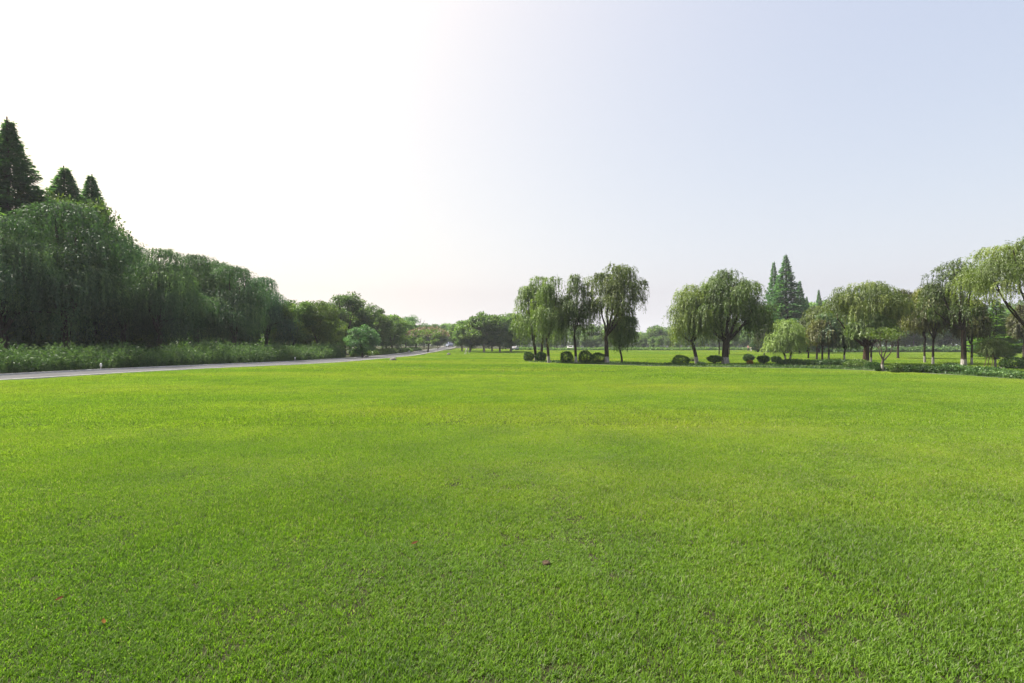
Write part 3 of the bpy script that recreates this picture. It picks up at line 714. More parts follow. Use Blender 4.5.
# ------------------------------------------------------------------ grove left of the middle willows
gG = 'round leafy trees of the grove where the road ends'
grove = [(470, 112, 318, 's0', 'round leafy tree on the road side of the grove, bright at its edge'), (484, 108, 313, 's2', 'tallest round leafy tree of the grove by the road end'),
         (500, 112, 316, 's0', 'round leafy tree of the grove with a pale trunk, next to the willows'), (511, 118, 313, 's1', 'leafy tree of the grove half hidden behind the first willow'),
         (462, 125, 322, 's2', 'small yellowish leafy tree at the grove corner over the road end'), (492, 125, 320, 's0', 'dark leafy tree at the back of the grove')]
for px, Y, top, k, lab in grove: row(px, Y, top, k, lab, 1.3, name='leafy_tree', group=gG)

# ------------------------------------------------------------------ far edge of the lawn
gF = 'hazy trees along the far edge of the lawn'
FT = [broad(601 + i, 9, 2.8, .13, (.1, 0, 3.0), nclump=44, per=100, leaf=(.42, .28), clear=1.5, mat='far', bark=('bark', 'bark_pale', 'bark')[i % 3], cl=1.0, zmid=.5) for i in range(4)]
FC = [conifer(631 + i, 20, 3.2, .25, clear=2.0, nb=120, per=60, leaf=(.6, .22), mat='conifer') for i in range(2)]
g = np.random.default_rng(61)
def far_tree(px, Y, top, lab='hazy leafy tree in the belt along the far edge of the lawn', group=gF, wide=1.0, k=None):
    H = hz(top, Y); s = H / 9.0; i = int(g.integers(4)) if k is None else k
    put('far_tree', FT[i], lab, 'tree', wx(px, Y), Y, (s * wide, s * wide, s), g.random() * 6.28, group)
for px in np.arange(516, 770, 8.5):
    far_tree(px + g.normal() * 2, 158 + g.random() * 6, 334 + g.normal() * 2.0, wide=.9)
for px in np.arange(512, 770, 13):
    far_tree(px + g.normal() * 3, 185 + g.random() * 25, 326 + g.normal() * 3 + 4 * math.sin(px * .05), wide=1.25)
gR = 'tall trees of the dark wood beyond the far lawn'
for px in np.arange(762, 1060, 10):
    far_tree(px + g.normal() * 3, 118 + g.random() * 8, 314 + g.normal() * 5, 'dark leafy tree at the front of the wood beyond the far lawn', gR, wide=.95)
for px in np.arange(770, 1075, 13):
    far_tree(px + g.normal() * 3, 140 + g.random() * 20, 305 + g.normal() * 5, 'tall hazy leafy tree at the back of the wood beyond the far lawn', 'tall trees at the back of the wood', wide=1.1)
# undergrowth at the foot of those trees
def bank(seed, x0, x1, Y, h, n, mat, label):
    C = np.column_stack([np.linspace(x0, x1, 30), Y + 1.5 * np.sin(np.linspace(0, 9, 30))])
    tag(link('hedge', shoots_hedge(seed, C, 3.0, n, (h * .5, h), 7, (.5, .3), mat, arch=.5)), label, 'hedge')
bank(641, wx(512, 155), wx(765, 155), 155, .9, 3600, 'far', 'low dark hedge under the hazy trees at the far edge of the lawn')
bank(642, wx(765, 112), wx(1060, 112), 114, 1.5, 3600, 'hedge', 'tall green hedge in front of the dark wood beyond the far lawn')
# a blue-grey line of woods behind everything
def mass():
    g = np.random.default_rng(66); n = 70000
    a = R(-62) + R(124) * g.random(n); rad = 300 + 30 * g.random(n)
    top = 10.5 + 2.2 * np.sin(a * 23) + 1.5 * np.sin(a * 61 + 1) + 1.0 * np.sin(a * 117)
    zz = top * g.random(n) ** .9
    P = np.column_stack([np.sin(a) * rad, np.cos(a) * rad, zz])
    D = g.normal(size=(n, 3))
    tag(link('distant_woods', foliage('distant_woods', P, D, 1.5 * (.6 + .8 * g.random(n)), 1.1 * (.6 + .8 * g.random(n)), np.clip(.5 + .25 * g.normal(size=n), 0, 1), g, M['far'])), 'distant woods closing the park behind all the trees', 'woods', kind='stuff')
mass()

# ------------------------------------------------------------------ the middle group of willows
gM = 'willows of the group in the middle of the park'
X, Y = at(536, 361.0)
put('willow_tree', willow(701, hz(277, Y), 2.0, .15, (-.25, 0, 2.0), [(-.5, 0, .7), (.5, .1, .8), (.1, -.5, .75), (0, .3, .95)], 1.3, nclump=36, strands=16, drop=(1.2, 3.6), mat='willow', stems=[(.5, .1, .75, .1, 2.6, .14)], spread=.42, leaf=(.22, .05)), 'weeping willow with two close whitewashed trunks, first of the middle group', 'tree', X, Y, group=gM)
X, Y = at(549, 363.3)
put('willow_tree', willow(702, hz(277, Y), 1.75, .13, (-.15, 0, 2.0), [(-.4, 0, .75), (.6, .1, .8), (.2, -.5, .7)], 1.4, nclump=30, strands=14, drop=(1.0, 3.2), mat='willow', spread=.38, cen=(.35, 0)), 'slender weeping willow with bare dark trunk just right of the twin-trunked willow', 'tree', X, Y, group=gM)
X, Y = at(576, 363.5)
put('willow_tree', willow(703, hz(275, Y), 1.55, .12, (-.15, 0, 2.3), [(-.5, 0, .8), (.5, .1, .85), (0, -.4, .7), (.1, .4, .95)], 1.7, nclump=28, strands=13, drop=(.9, 3.0), mat='willow', spread=.36, cen=(.1, 0)), 'slim airy weeping willow with whitewashed foot rising between two dark clipped bushes', 'tree', X, Y, group=gM)
X, Y = at(607, 363.6)
put('willow_tree', willow(704, hz(264, Y), 2.35, .19, (-.1, 0, 2.35), [(-.62, 0, .52), (-.35, .1, .9), (.05, -.3, .95), (.5, .15, .85), (.75, -.1, .6)], 2.7, nclump=44, strands=13, drop=(.6, 2.2), mat='willow_yellow', spread=.42, cen=(.75, 0), zlow=.6, hollow=.3), 'tallest willow of the middle group, wide yellow green crown on forked dark limbs', 'tree', X, Y, group=gM)
X, Y = at(622, 363.2)
put('willow_tree', willow(705, hz(307, Y), 1.45, .09, (-.25, 0, 1.35), [(-.5, 0, .7), (.5, 0, .8), (.8, .1, .55)], .9, nclump=24, strands=15, drop=(.7, 2.2), mat='willow', spread=.33, cen=(.3, 0), bark='bark'), 'small leaning weeping willow under the tallest willow of the middle group', 'tree', X, Y, group=gM)
# ------------------------------------------------------------------ the pair of wide willows
X, Y = at(697, 363.3)
put('willow_tree', willow(711, hz(284, Y), 2.0, .16, (-.45, 0, 1.9), [(-.9, 0, .3), (-.5, .1, .7), (.1, -.3, .85), (.3, .3, .95), (.6, 0, .7)], 1.3, nclump=44, strands=15, drop=(.8, 2.8), mat='willow_yellow', spread=.42, cen=(-.2, 0)), 'leaning willow with a low side limb, smaller of the two standing together', 'tree', X, Y, group='two wide willows between the clipped bushes')
X, Y = at(725.5, 363.6)
put('willow_tree', willow(712, hz(269, Y), 3.1, .30, (.05, 0, 1.9), [(-.75, 0, .35), (-.4, .2, .8), (0, -.4, .8), (.1, .3, .97), (.5, 0, .75), (.8, .1, .5)], 1.9, nclump=72, strands=17, drop=(.8, 3.0), mat='willow', spread=.5, cen=(.35, 0), zlow=.45), 'big round willow with a thick whitewashed trunk, larger of the two standing together', 'tree', X, Y, group='two wide willows between the clipped bushes')
# small trees behind them
def small(px, py, top, Rm, label, mat='willow_yellow', seed=0, Y=None, r=.09, clear=.35, fork=.4, n=24, bark='bark', drop=(.6, 2.2), spread=.35, group=None, wash=False):
    Y = Y or depth_of(py); X = wx(px, Y); H = hz(top, Y); z0 = float(height(X, Y))
    put('willow_tree', willow(seed, H, Rm, r, (.05, 0, H * fork * .8), [(-.5, 0, .7), (.5, .1, .75), (0, -.5, .8), (.1, .4, .9)], H * clear, nclump=int(n * 1.4), strands=13, drop=drop, mat=mat, bark='bark_wash' if wash else bark, spread=spread, leaf=(.24, .06)), label, 'tree', X, Y, group=group)
small(764, 355.2, 312, 1.15, 'thin yellowish willow sapling behind the clipped bushes, beside the dense pale bush', 'willow_yellow', 721, clear=.15, n=22)
small(729, 354.8, 318, 1.5, 'thin willow seen behind the thick trunk of the big round willow', 'willow', 722, clear=.35)
small(719, 355.0, 320, 1.3, 'thin willow with dark straight trunk behind the mushroom clipped bush', 'willow', 723, clear=.4)
# conifers behind
C2 = [conifer(801 + i, 20, 3.1, .26, clear=1.2, nb=270, per=120, leaf=(.5, .17), mat='conifer') for i in range(2)]
gC = 'tall conifers standing behind the pale dense bush'
con(774, 104, 261, 0, 'slim tall conifer, second tallest behind the pale dense bush', 1.0, group=gC, pool=C2)
con(786, 98, 254, 1, 'tallest dark green conifer, broad and pointed, behind the pale dense bush', 1.45, group=gC, pool=C2)
con(800, 106, 280, 0, 'narrow conifer on the far side of the tallest one', 1.1, group=gC, pool=C2)
con(807, 110, 296, 1, 'short conifer tip low beside the narrow conifer', .9, group=gC, pool=C2)
con(819, 108, 289, 0, 'lone short conifer between the pointed group and the thick-trunked willow', .9, group=gC, pool=C2)
con(758, 112, 320, 1, 'short dark conifer half hidden by the big round willow', 1.4, group=gC, pool=C2)

# pale dense bush tree with two whitewashed stems
X, Y = at(786.5, 362.3)
put('bushy_tree', willow(731, hz(319, Y), 1.65, .09, (-.25, 0, .9), [(-.5, 0, .7), (.5, 0, .7), (0, -.5, .6), (0, .4, .9)], .45, nclump=64, strands=22, per=12, drop=(.4, 1.2), leaf=(.15, .045), mat='pale', spread=.34, hollow=.15, stems=[(.3, 0, .5, 0, 1.1, .09)], zlow=.35, dens=1.0), 'dense pale green bushy tree on two short whitewashed stems', 'tree', X, Y)
# thin willows in the middle right
gT = 'thin dark-trunked willows between the pale bush and the thick-trunked willow'
small(808, 358.3, 322, 1.3, 'thin willow closest to the pale dense bush', 'willow', 741, group=gT, wash=False)
small(816.5, 359.5, 306, 1.7, 'thin willow with the highest yellowish top among the thin ones', 'willow_yellow', 742, r=.1, group=gT)
small(822, 360.5, 318, 1.2, 'thin willow with pale yellow drooping tuft in front of its neighbours', 'willow_rust', 743, group=gT)
small(828.5, 360.5, 312, 1.2, 'thin dark-crowned willow on the open side of the thin ones', 'willow_dark', 744, group=gT, wash=True)
small(844.5, 360.8, 325, 1.2, 'thin willow standing alone with a low dark crown before the thick trunk', 'willow', 745, group=gT, wash=True)
# the thick-trunked willow
X, Y = at(865.5, 364.2)
put('willow_tree', willow(751, hz(281, Y), 3.1, .25, (.1, 0, 1.45), [(-.85, 0, .42), (-.45, -.2, .75), (-.2, .3, .9), (.15, -.3, .9), (.5, .1, .8), (.95, 0, .5)], 2.9, nclump=58, strands=17, drop=(.6, 2.0), mat='willow_yellow', spread=.45, cen=(.15, 0), zlow=.55, bark='bark_red', hollow=.3, leaf=(.17, .042), dens=1.6), 'wide willow on a thick reddish trunk forking low into long bare limbs', 'tree', X, Y)
small(870.5, 364.8, 312, 1.3, 'slim willow with white foot hidden behind the thick reddish trunk', 'willow', 752, wash=True, clear=.5, r=.08)
small(898, 358.5, 290, 2.4, 'willow behind the small bare-limbed tree, crown merging with the wide willow', 'willow_rust', 753, r=.12, clear=.4, n=34)

# small bare-limbed tree
def crape():
    X, Y = at(883.5, 371.3); H = hz(328, Y); g = np.random.default_rng(761); geo = Geo()
    P, rr = trunk_path(g, (-.05, 0, .62), .085, 1.2); geo.tube(P, rr, 8)
    tips = []
    for dx, dy, z in ((-.28, 0, 1.35), (-.12, .1, 1.75), (.12, -.05, 1.7), (.55, .05, 1.45)):
        T = np.array([dx, dy, z]); Q = wander(bez(P[-1], P[-1] + (T - P[-1]) * np.array([.8, .8, .45]), T, 7), g, .02); geo.tube(Q, np.linspace(.045, .02, 7), 6)
        for _ in range(4):
            U = T + np.array([g.normal() * .35 + dx * .6, g.normal() * .3, .5 + .35 * g.random()]); U[2] = min(U[2], H - .1)
            geo.tube(bez(T, (T + U) / 2 + np.array([0, 0, .1]), U, 5), np.linspace(.018, .006, 5), 5); tips.append(U)
    C = np.array(tips); C[:, 0] = C[:, 0] * .75 + .1; n = 80; ci = np.repeat(np.arange(len(C)), n)
    LP = C[ci] + g.normal(size=(len(ci), 3)) * np.array([.2, .2, .07])
    lm = foliage('crown', LP, g.normal(size=(len(ci), 3)) + np.array([0, 0, -.3]), .10, .045, np.clip(.55 + .2 * g.normal(size=len(ci)), 0, 1), g, M['broad_light'])
    put('small_tree', (geo.mesh('trunk', bark_mat('bark_lime_washed_low', (.05, .04, .03), (.11, .09, .07), .45)), lm), 'small tree with bare forked limbs, whitewashed foot and a thin flat crown', 'tree', X, Y)
crape()

# pair with white feet, big dark-trunked willow, and its neighbours
gP = 'pair of rusty green trees with white feet behind the low hedge'
small(925, 362.5, 288, 1.5, 'rusty green tree with white foot, thinner-trunked one of the pair', 'willow_rust', 771, r=.085, clear=.36, wash=True, n=34, group=gP)
small(933, 364.2, 284, 1.6, 'rusty green tree with white foot, nearer one of the pair', 'willow_rust', 772, r=.09, clear=.38, wash=True, n=34, group=gP)
X, Y = at(963.5, 367.2)
put('willow_tree', willow(781, hz(260, Y), 1.95, .17, (.0, 0, 2.7), [(-.95, 0, .28), (-.75, .1, .62), (-.3, -.2, .9), (.15, .2, .95), (.55, -.1, .8)], 2.3, nclump=42, strands=14, drop=(.4, 1.5), mat='willow', spread=.38, cen=(-.42, 0), zlow=.6, hollow=.3, leaf=(.16, .042), dens=1.35), 'tall willow with a straight dark trunk and a long bare side limb', 'tree', X, Y)
small(971.5, 364.8, 300, .9, 'rusty drooping willow with a white foot close behind the tall dark trunk', 'willow_rust', 782, r=.08, clear=.42, wash=True, n=22)
con(996, 58, 298, 0, 'bright green bushy conifer behind the small feathery tree', 2.0, name='conifer_tree', group=None, pool=[conifer(811, 20, 3.4, .26, clear=.8, nb=170, per=85, leaf=(.7, .3), mat='conifer_light')])
con(1013, 96, 312, 0, 'dark bushy conifer at the picture edge beside the bright green one', 2.0, group=None, pool=C2)
# small feathery tree with stakes
X, Y = at(995.5, 367.8)
t = put('small_tree', willow(791, hz(338, Y), .78, .075, (-.02, 0, 1.0), [(-.5, 0, .7), (.5, 0, .6), (0, -.5, .7), (0, .4, .9)], .75, nclump=38, strands=18, per=9, drop=(.25, .6), leaf=(.11, .03), mat='pale', spread=.20, hollow=.2, cen=(-.12, 0), zlow=.4, bark='bark_wash', dens=1.1), 'small feathery grey green tree with a round crown and white foot', 'tree', X, Y)
for i, (dx, dy) in enumerate(((-.75, .1), (-.55, -.3), (-.35, .25))):
    geo = Geo(); geo.tube([[dx, dy, -.1], [dx * .8, dy * .8, .6], [dx * .55, dy * .55, 1.25]], [.022, .022, .02], 6); link('stake', geo.mesh('stake', M['wood']), t)
# the willow leaning in from beyond the frame
Y = 30.5; X = wx(1046, Y)
put('willow_tree', willow(795, hz(236, Y), 3.2, .15, (-.3, 0, 2.0), [(-.85, 0, .6), (-.6, -.2, .85), (-.1, .3, .95), (.5, 0, .85), (-.7, .1, .5)], 3.7, nclump=58, strands=16, drop=(.5, 1.9), mat='willow_yellow', spread=.45, cen=(-.6, 0), zlow=.6, hollow=.3, leaf=(.14, .036), dens=2.4), 'willow reaching into view at the picture edge above the dark rounded bush', 'tree', X, Y)
small(1024, 360, 304, 1.2, 'rusty willow beneath the willow that reaches in at the picture edge', 'willow_rust', 796, r=.1, clear=.35)

# ------------------------------------------------------------------ clipped bushes
def bush(px, py, w_px, top, label, seed, mat='shrub', clear=0.0, prof=0.0, name='bush', n=2600, group='clipped bushes along the lawn edge', ry=None, dY=0):
    Y = depth_of(py) + dY; X = wx(px, Y); h = hz(top, Y); rx = .9 * w_px / 2 * Y / FPX
    put(name, shrub(seed, rx, ry or rx * .9, h, clear, n, mat=mat, prof=prof), label, 'bush', X, Y, 1.0, 0, group, ('stem', 'foliage'))
bush(529, 361.3, 11, 352.6, 'round dark bush beside the twin whitewashed trunks, road side', 901)
bush(541, 361.3, 11, 352.8, 'round dark bush beside the twin whitewashed trunks, facing the slender willow', 902)
bush(566.5, 363.4, 12.5, 351.6, 'dark bush like a leaning ball next to the slim airy willow', 903)
bush(585.5, 363.2, 15, 351.2, 'wide dark bush to the side of the slim whitewashed trunk', 904)
bush(599, 363.4, 16, 353.2, 'broad dark bush touching the tallest willow of the middle group', 905)
bush(681, 364.8, 18, 355.6, 'oval glossy dark bush standing alone at the lawn edge', 906)
bush(692.5, 361.5, 6, 357.6, 'small greyish bush between the oval bush and the leaning willow', 907, 'grey_leaf', n=900)
bush(701, 364.6, 8, 361.8, 'tiny flat bush at the foot of the leaning willow', 908, n=900)
bush(714.5, 363.6, 15, 355.6, 'mushroom-shaped clipped bush on a short stem before the thick trunk', 909, clear=.16, prof=.12)
bush(748.5, 362.4, 11, 354.2, 'round ball bush above a small orange plant', 910, clear=.15)
bush(750, 364.4, 6, 360.2, 'small orange leaved plant under the ball bush', 911, 'shrub_orange', n=700)
bush(763.5, 364.0, 11.5, 355.6, 'mushroom-shaped dark bush between the ball bush and the pale bushy tree', 912, clear=.16, prof=.14)
bush(776, 362.4, 10, 356.4, 'low dark bush touching the pale bushy tree', 913)
bush(873, 368.6, 14, 362.6, 'rough dark bush under the wide willow with the reddish trunk', 914, 'shrub')
bush(857, 367.6, 24, 359.8, 'broad leafy green bush at the foot of the thick reddish trunk', 915, 'shrub_light')
bush(895.5, 372.6, 11, 363.2, 'loose leafy bush beside the small bare-limbed tree', 916, 'shrub_light', n=900)
bush(880, 372.0, 8, 366.4, 'small dark bush behind the whitewashed foot of the bare-limbed tree', 917, n=900, dY=1.0)
bush(952, 368.8, 16, 363.2, 'rounded dark bush beside the tall dark trunk', 918)
bush(1012, 368.6, 20, 357.6, 'long dark rounded bush behind the stone block', 919)
bush(1027, 368.4, 16, 357.0, 'dark rounded bush cut by the picture edge', 920)

# low hedges and ground cover in the bed
def low_hedge(seed, px0, py0, px1, py1, h, wid, n, mat, label, leaf=(.10, .055)):
    a = np.array(at(px0, py0)); b = np.array(at(px1, py1)); t = np.linspace(0, 1, 12)[:, None]
    C = a * (1 - t) + b * t; T = (b - a) / np.linalg.norm(b - a); C = C + np.array([-T[1], T[0]]) * .25 * np.sin(t * 7 + seed)
    tag(link('hedge', shoots_hedge(seed, C, wid, n, (h * .55, h), 10, leaf, mat, arch=.6)), label, 'hedge')
low_hedge(951, 778, 364.6, 852, 365.8, .62, 1.3, 1500, 'shrub', 'low dark hedge along the lawn edge below the thin willows')
low_hedge(952, 896, 371.5, 944, 372.8, .5, 1.4, 900, 'shrub', 'low green hedge between the bare-limbed tree and the tall dark trunk')
low_hedge(953, 942, 371.6, 1000, 374.8, .55, 1.5, 1300, 'shrub', 'low dark hedge at the foot of the tall dark trunk')
low_hedge(954, 985, 375.4, 1050, 379.5, .42, 1.3, 1000, 'hedge', 'low lighter green hedge nearest the lawn kerb, below the feathery tree')
def bed_cover():
    g = np.random.default_rng(97); n = 26000
    i = g.integers(0, len(EDGE), n); t = g.random(n)[:, None] ** 1.1
    A = offset(EDGE, .25)[i]; B = offset(EDGE, 6.2)[i]; P2 = A * (1 - t) + B * t + g.normal(size=(n, 2)) * .1
    # thicker in patches
    keep = (np.sin(P2[:, 0] * 1.9) + np.sin(P2[:, 1] * 2.3 + P2[:, 0] * .7) + g.normal(size=n) * .9) > -.3
    P2 = P2[keep]; n = len(P2)
    P = np.column_stack([P2, height(P2[:, 0], P2[:, 1]) + .01])
    D = g.normal(size=(n, 3)) * .55 + np.array([0, 0, .8])
    tag(link('ground_cover', foliage('ground_cover', P, D, .16 * (.6 + .8 * g.random(n)), .035, np.clip(.5 + .25 * g.normal(size=n), 0, 1), g, M['shrub'])), 'tufted dark ground cover plants under the trees along the lawn edge', 'ground cover', kind='stuff')
bed_cover()

# ------------------------------------------------------------------ small things
def rock(px, py, w_px, h_px, label, seed, mat='stone', flat=1.0, Y=None):
    Y = Y or depth_of(py); X = wx(px, Y); sx = w_px * Y / FPX / 2; sz = h_px * Y / FPX
    g = np.random.default_rng(seed); nu, nv = 14, 8; V = []
    ph = g.random(6) * 6.28
    for j in range(nv):
        e = -.35 + (math.pi / 2 + .35) * j / (nv - 1)
        for i in range(nu):
            a = 2 * math.pi * i / nu; q = 1 + .14 * math.sin(2 * a + ph[0]) + .1 * math.sin(3 * a + ph[1] + j) + .05 * g.normal()
            V.append((math.cos(a) * math.cos(e) * sx * q, math.sin(a) * math.cos(e) * sx * .75 * q, max(-.06, math.sin(e) * sz * (1 + .1 * math.sin(a + ph[2])))))
    F = [[j * nu + i, j * nu + (i + 1) % nu, (j + 1) * nu + (i + 1) % nu, (j + 1) * nu + i] for j in range(nv - 1) for i in range(nu)]
    o = link('rock', mesh_np('rock', V, F, M[mat], smooth=False), None, (X, Y, float(height(X, Y))))
    tag(o, label, 'rock')
rock(393, 360.6, 8, 2.8, 'flat grey rock lying on the lawn beside the road', 1001)
rock(449, 354.6, 4, 2.0, 'small brown rock on the far lawn near the road bend', 1002)
rock(366.5, 354.8, 5, 2.6, 'grey rock at the roadside under the dense round bush', 1003, Y=63.5)
rock(409, 352.0, 3.2, 2.6, 'pale rock at the road edge beyond the bright low hedge', 1004, 'concrete', Y=99)

def stone_block(px, py, w_, d_, h_, label):
    X, Y = at(px, py); geo = Geo(); geo.box((0, 0, h_ / 2), (w_, d_, h_), .1, .96); me = geo.mesh('stone_block', M['concrete'], False)
    o = tag(link('stone_block', me, None, (X, Y, float(height(X, Y)))), label, 'stone block')
    b = o.modifiers.new('bevel', 'BEVEL'); b.width = .02; b.segments = 2
stone_block(1010, 368.2, 1.3, .35, .12, 'low pale stone block before the long dark bush')

def path_light(px, py, label, Y=None):
    Y = Y or depth_of(py); X = wx(px, Y)
    t = thing('path_light', label, 'path light', (X, Y, float(height(X, Y))))
    geo = Geo(); geo.tube([[0, 0, -.05], [0, 0, .14], [0, 0, .25]], [.035, .03, .03], 10); link('post', geo.mesh('post', M['concrete']), t)
    geo = Geo(); geo.tube([[0, 0, .24], [0, 0, .26], [0, 0, .40], [0, 0, .44], [0, 0, .45]], [.03, .06, .055, .035, .002], 12); link('lamp_shade', geo.mesh('lamp_shade', M['white_paint']), t)
i = int(np.argmin(np.abs(FAR[:, 1] - 35.0)))
Pp = offset(FAR, .35)
k = int(np.argmin(np.abs(Pp[:, 0] / Pp[:, 1] - (101 - 512) / 512)))
path_light(101, 0, 'short white path light at the hedge foot under the tallest willow', Y=float(Pp[k, 1]))
k = int(np.argmin(np.abs(Pp[:, 0] / Pp[:, 1] - (295 - 512) / 512)))
path_light(295, 0, 'short white path light at the hedge foot farther along the road', Y=float(Pp[k, 1]))

# staked sapling frame on the far lawn
def tripod(px, py, h, label):
    X, Y = at(px, py); t = thing('sapling_support', label, 'plant support', (X, Y, float(height(X, Y))))
    for i in range(3):
        a = i * 2.094 + .4; geo = Geo(); geo.tube([[.55 * math.cos(a), .55 * math.sin(a), -.05], [.3 * math.cos(a), .3 * math.sin(a), h * .5], [.05 * math.cos(a), .05 * math.sin(a), h]], [.045, .04, .035], 6)
        link('leg', geo.mesh('leg', M['concrete']), t)
    geo = Geo(); geo.tube([[0, 0, h - .14], [0, 0, h + .03]], [.11, .11], 10); link('collar', geo.mesh('collar', M['white_paint']), t)
tripod(466.5, 354.2, 1.05, 'pale three-legged sapling support on the far lawn near the road end')

# ------------------------------------------------------------------ cars far away
def car(px, Y, rz, body, label, Lc=4.3, Wc=1.8, Hc=1.45, z=None):
    X = wx(px, Y); t = thing('parked_car', label, 'car', (X, Y, float(height(X, Y)) if z is None else z), rz)
    prof = np.array([(-2.12, .35), (-2.15, .62), (-2.05, .88), (-1.55, .96), (-.95, 1.42), (.35, 1.46), (1.0, 1.0), (1.75, .86), (2.1, .68), (2.15, .38), (1.75, .26), (-1.75, .26)]) * [Lc / 4.3, Hc / 1.46]
    n = len(prof); V = []; F = []
    ys = [(-1, .93), (-.88, 1.0), (.88, 1.0), (1, .93)]
    for yy, sc_ in ys:
        for x, z_ in prof:
            tum = 1 - .16 * max(0, (z_ - .95) / .5) 
            V.append((x * (1 if abs(yy) < .95 else .985), yy * Wc / 2 * tum, .26 + (z_ - .26) * (1 if abs(yy) < .95 else .985)))
    for a in range(3):
        for i in range(n): F.append([a * n + i, a * n + (i + 1) % n, (a + 1) * n + (i + 1) % n, (a + 1) * n + i])
    c0 = len(V)
    me = bpy.data.meshes.new('body'); me.from_pydata(V, [], F + [list(range(n))[::-1], [3 * n + i for i in range(n)]]); me.materials.append(M[body]); me.update()
    link('body', me, t)
    k = Hc / 1.46; q = Lc / 4.3
    def pane(pts):
        geo = Geo(); P = np.array(pts, float); geo.add(P, [[0, 1, 2, 3]]); link('window', geo.mesh('window', M['glass_dark'], False), t)
    for sy in (-1, 1):
        yb, yt = sy * Wc / 2 * 1.0 + sy * .012, sy * Wc / 2 * .86 + sy * .012
        pane([(-1.35 * q, yb * .99, 1.0 * k), (-.35 * q, yb * .99, 1.0 * k), (-.35 * q, yt, 1.36 * k), (-.9 * q, yt, 1.36 * k)])
        pane([(-.25 * q, yb * .99, 1.0 * k), (.85 * q, yb * .99, 1.02 * k), (.35 * q, yt, 1.36 * k), (-.25 * q, yt, 1.36 * k)])
    wv = Wc / 2 * .78
    pane([(1.03 * q, -wv, 1.03 * k), (1.03 * q, wv, 1.03 * k), (.45 * q, wv * .92, 1.43 * k), (.45 * q, -wv * .92, 1.43 * k)])
    pane([(-1.52 * q, -wv, 1.02 * k), (-1.52 * q, wv, 1.02 * k), (-1.02 * q, wv * .92, 1.41 * k), (-1.02 * q, -wv * .92, 1.41 * k)])
    for sx in (-1.32, 1.32):
        for sy in (-1, 1):
            geo = Geo(); geo.tube([[sx * q, sy * (Wc / 2 - .19), .32], [sx * q, sy * (Wc / 2 - .17), .32], [sx * q, sy * (Wc / 2), .32], [sx * q, sy * (Wc / 2 + .01), .32]], [.02, .32, .32, .02], 16); link('wheel', geo.mesh('wheel', M['rubber']), t)
    for sy in (-.62, .62):
        geo = Geo(); geo.box((-2.13 * q, sy * Wc / 2, .72), (.08, .28, .13)); link('tail_light', geo.mesh('tail_light', M['lamp_red'], False), t)
        geo = Geo(); geo.box((2.08 * q, sy * Wc / 2, .66), (.12, .3, .12)); link('headlight', geo.mesh('headlight', M['white_paint'], False), t)
car(514.5, 150, R(78), 'car_white', 'white parked car at the edge of the grove beside the first willow')
car(571, 158, R(74), 'car_white', 'white car parked behind the slim willow of the middle group', Lc=3.9)
car(449.5, 205, R(112), 'car_blue', 'pale bluish van coming round the far end of the road', Lc=4.7, Wc=2.0, Hc=1.95)

# ------------------------------------------------------------------ two people on the far lawn
def person(px, Y, rz, top_mat, low_mat, label, stride=.16, h=1.65):
    X = wx(px, Y); t = thing('person', label, 'person', (X, Y, float(height(X, Y))), rz)
    J = {'pel': (0, 0, .92, .14), 'waist': (0, .0, 1.08, .125), 'chest': (0, 0, 1.28, .145), 'neck': (0, 0, 1.45, .055), 'chin': (0, .015, 1.52, .075), 'head': (0, .01, 1.61, .095), 'crown': (0, 0, 1.68, .06)}
    E = [('pel', 'waist'), ('waist', 'chest'), ('chest', 'neck'), ('neck', 'chin'), ('chin', 'head'), ('head', 'crown')]
    for s, n in ((-1, 'l'), (1, 'r')):
        f = stride * s
        J.update({n + 'hip': (s * .09, 0, .86, .095), n + 'knee': (s * .095, f * .55 + .03, .48, .06), n + 'ank': (s * .095, f, .08, .042), n + 'toe': (s * .1, f + .16, .03, .035),
                  n + 'sh': (s * .18, 0, 1.38, .06), n + 'elb': (s * .23, -f * .5 - .02, 1.10, .042), n + 'wri': (s * .24, -f * .9 + .05, .86, .032), n + 'hand': (s * .24, -f * .95 + .07, .76, .034)})
        E += [('pel', n + 'hip'), (n + 'hip', n + 'knee'), (n + 'knee', n + 'ank'), (n + 'ank', n + 'toe'), ('chest', n + 'sh'), (n + 'sh', n + 'elb'), (n + 'elb', n + 'wri'), (n + 'wri', n + 'hand')]
    def skin(name, keys, mat, grow):
        ks = [k for k in J if k in keys]; ix = {k: i for i, k in enumerate(ks)}
        me = bpy.data.meshes.new(name); me.from_pydata([tuple(c * h / 1.7 for c in J[k][:3]) for k in ks], [(ix[a], ix[b]) for a, b in E if a in ix and b in ix], []); me.update()
        me.materials.append(M[mat]); o = link(name, me, t)
        o.modifiers.new('skin', 'SKIN'); sv = me.skin_vertices[0].data
        for k in ks: r_ = J[k][3] * grow; sv[ix[k]].radius = (r_, r_ * (.8 if k in ('chest', 'waist', 'pel') else 1)); sv[ix[k]].use_root = (k == ks[0])
        o.modifiers.new('sub', 'SUBSURF').levels = 1; o.modifiers['sub'].render_levels = 1
        return o
    skin('body', set(J), 'skin', 1.0)
    skin('shirt', {'waist', 'chest', 'lsh', 'rsh', 'lelb', 'relb'}, top_mat, 1.22)
    skin('trousers', {'pel', 'lhip', 'rhip', 'lknee', 'rknee', 'lank', 'rank'}, low_mat, 1.25)
    geo = Geo(); geo.tube(np.array([[0, -.02, 1.56], [0, -.03, 1.62], [0, -.02, 1.69], [0, -.01, 1.735]]) * h / 1.7, np.array([.085, .11, .095, .02]), 10); link('hair', geo.mesh('hair', M['hair']), t)
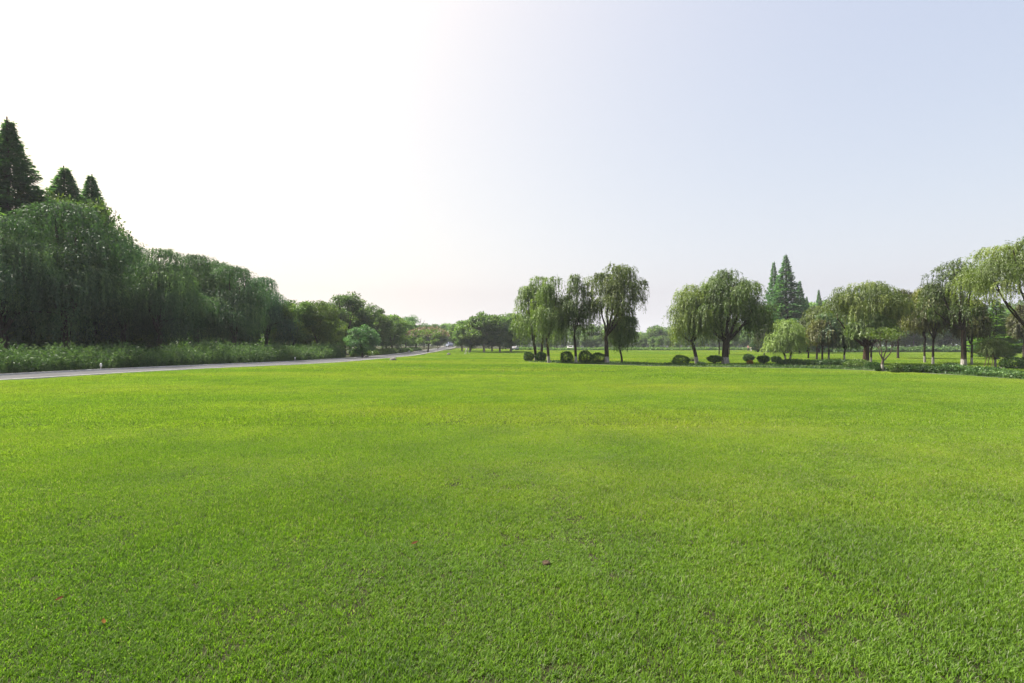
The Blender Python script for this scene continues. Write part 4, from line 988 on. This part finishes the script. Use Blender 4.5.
person(748.2, 136, R(150), 'cloth_pink', 'cloth_dark', 'person in a pink shirt walking on the far lawn')
person(751.2, 133, R(165), 'cloth_white', 'cloth_white', 'person in pale clothes walking on the far lawn beside one in pink')

# ------------------------------------------------------------------ fallen leaves and a soil clod on the lawn
def fallen(px, py, size, mat, label, rz):
    X, Y = at(px, py); g = np.random.default_rng(int(px)); n = 9; xs = np.linspace(-1, 1, n); V = []
    for x in xs:
        wv = .42 * (1 - abs(x) ** 1.7) * (1 - .25 * x); c = .18 * x * x
        V += [(x, -wv, c + .22 * wv), (x, 0, c), (x, wv, c + .30 * wv)]
    V = np.array(V) * size / 2; F = [[i * 3 + j, i * 3 + j + 1, i * 3 + 4 + j, i * 3 + 3 + j] for i in range(n - 1) for j in range(2)]
    o = link('fallen_leaf', mesh_np('fallen_leaf', V, F, M[mat], smooth=True), None, (X, Y, float(height(X, Y)) + .045), rz); o.rotation_euler = (R(18), R(-12), rz)
    tag(o, label, 'leaf', 'fallen leaves on the lawn')
fallen(415, 550, .062, 'dead_leaf', 'dark red fallen leaf, farthest one on the lawn', .5)
fallen(61, 606, .05, 'dead_leaf', 'reddish brown fallen leaf nearest the picture edge', 1.2)
fallen(105, 630, .052, 'dead_leaf_orange', 'orange brown fallen leaf, nearest of the fallen leaves', 2.3)
def clod(px, py, s_, label, seed):
    X, Y = at(px, py); g = np.random.default_rng(seed); n = 260; d = g.normal(size=(n, 3)); d /= np.linalg.norm(d, axis=1)[:, None]
    geo = Geo()
    o = rock_mesh = None
    nu, nv = 12, 6; V = []
    for j in range(nv):
        e = -.3 + (math.pi / 2 + .3) * j / (nv - 1)
        for i in range(nu):
            a = 6.283 * i / nu; q = 1 + .25 * g.normal() * .6; V.append((math.cos(a) * math.cos(e) * s_ * q, math.sin(a) * math.cos(e) * s_ * q, math.sin(e) * s_ * .7 * q))
    F = [[j * nu + i, j * nu + (i + 1) % nu, (j + 1) * nu + (i + 1) % nu, (j + 1) * nu + i] for j in range(nv - 1) for i in range(nu)]
    tag(link('soil_clod', mesh_np('soil_clod', V, F, M['soil']), None, (X, Y, float(height(X, Y)) + .012)), label, 'soil clod')
clod(546, 567, .028, 'dark clod of soil lying on the short grass', 5)

# ------------------------------------------------------------------ haze: one even volume round the whole place
def haze():
    geo = Geo(); top, bot = 27.0, -1.6
    geo.box((0, 0, (top + bot) / 2), (1400, 1400, top - bot))
    m, nt, out, N, Lk = nodes('haze_air')
    v = N('ShaderNodeVolumePrincipled'); v.inputs['Color'].default_value = (.86, .91, 1, 1); v.inputs['Density'].default_value = .0003; v.inputs['Anisotropy'].default_value = .0
    Lk(v.outputs[0], out.inputs['Volume'])
    tag(link('haze', geo.mesh('haze', m, False)), 'pale even haze in the park air', 'haze', kind='stuff')
haze()
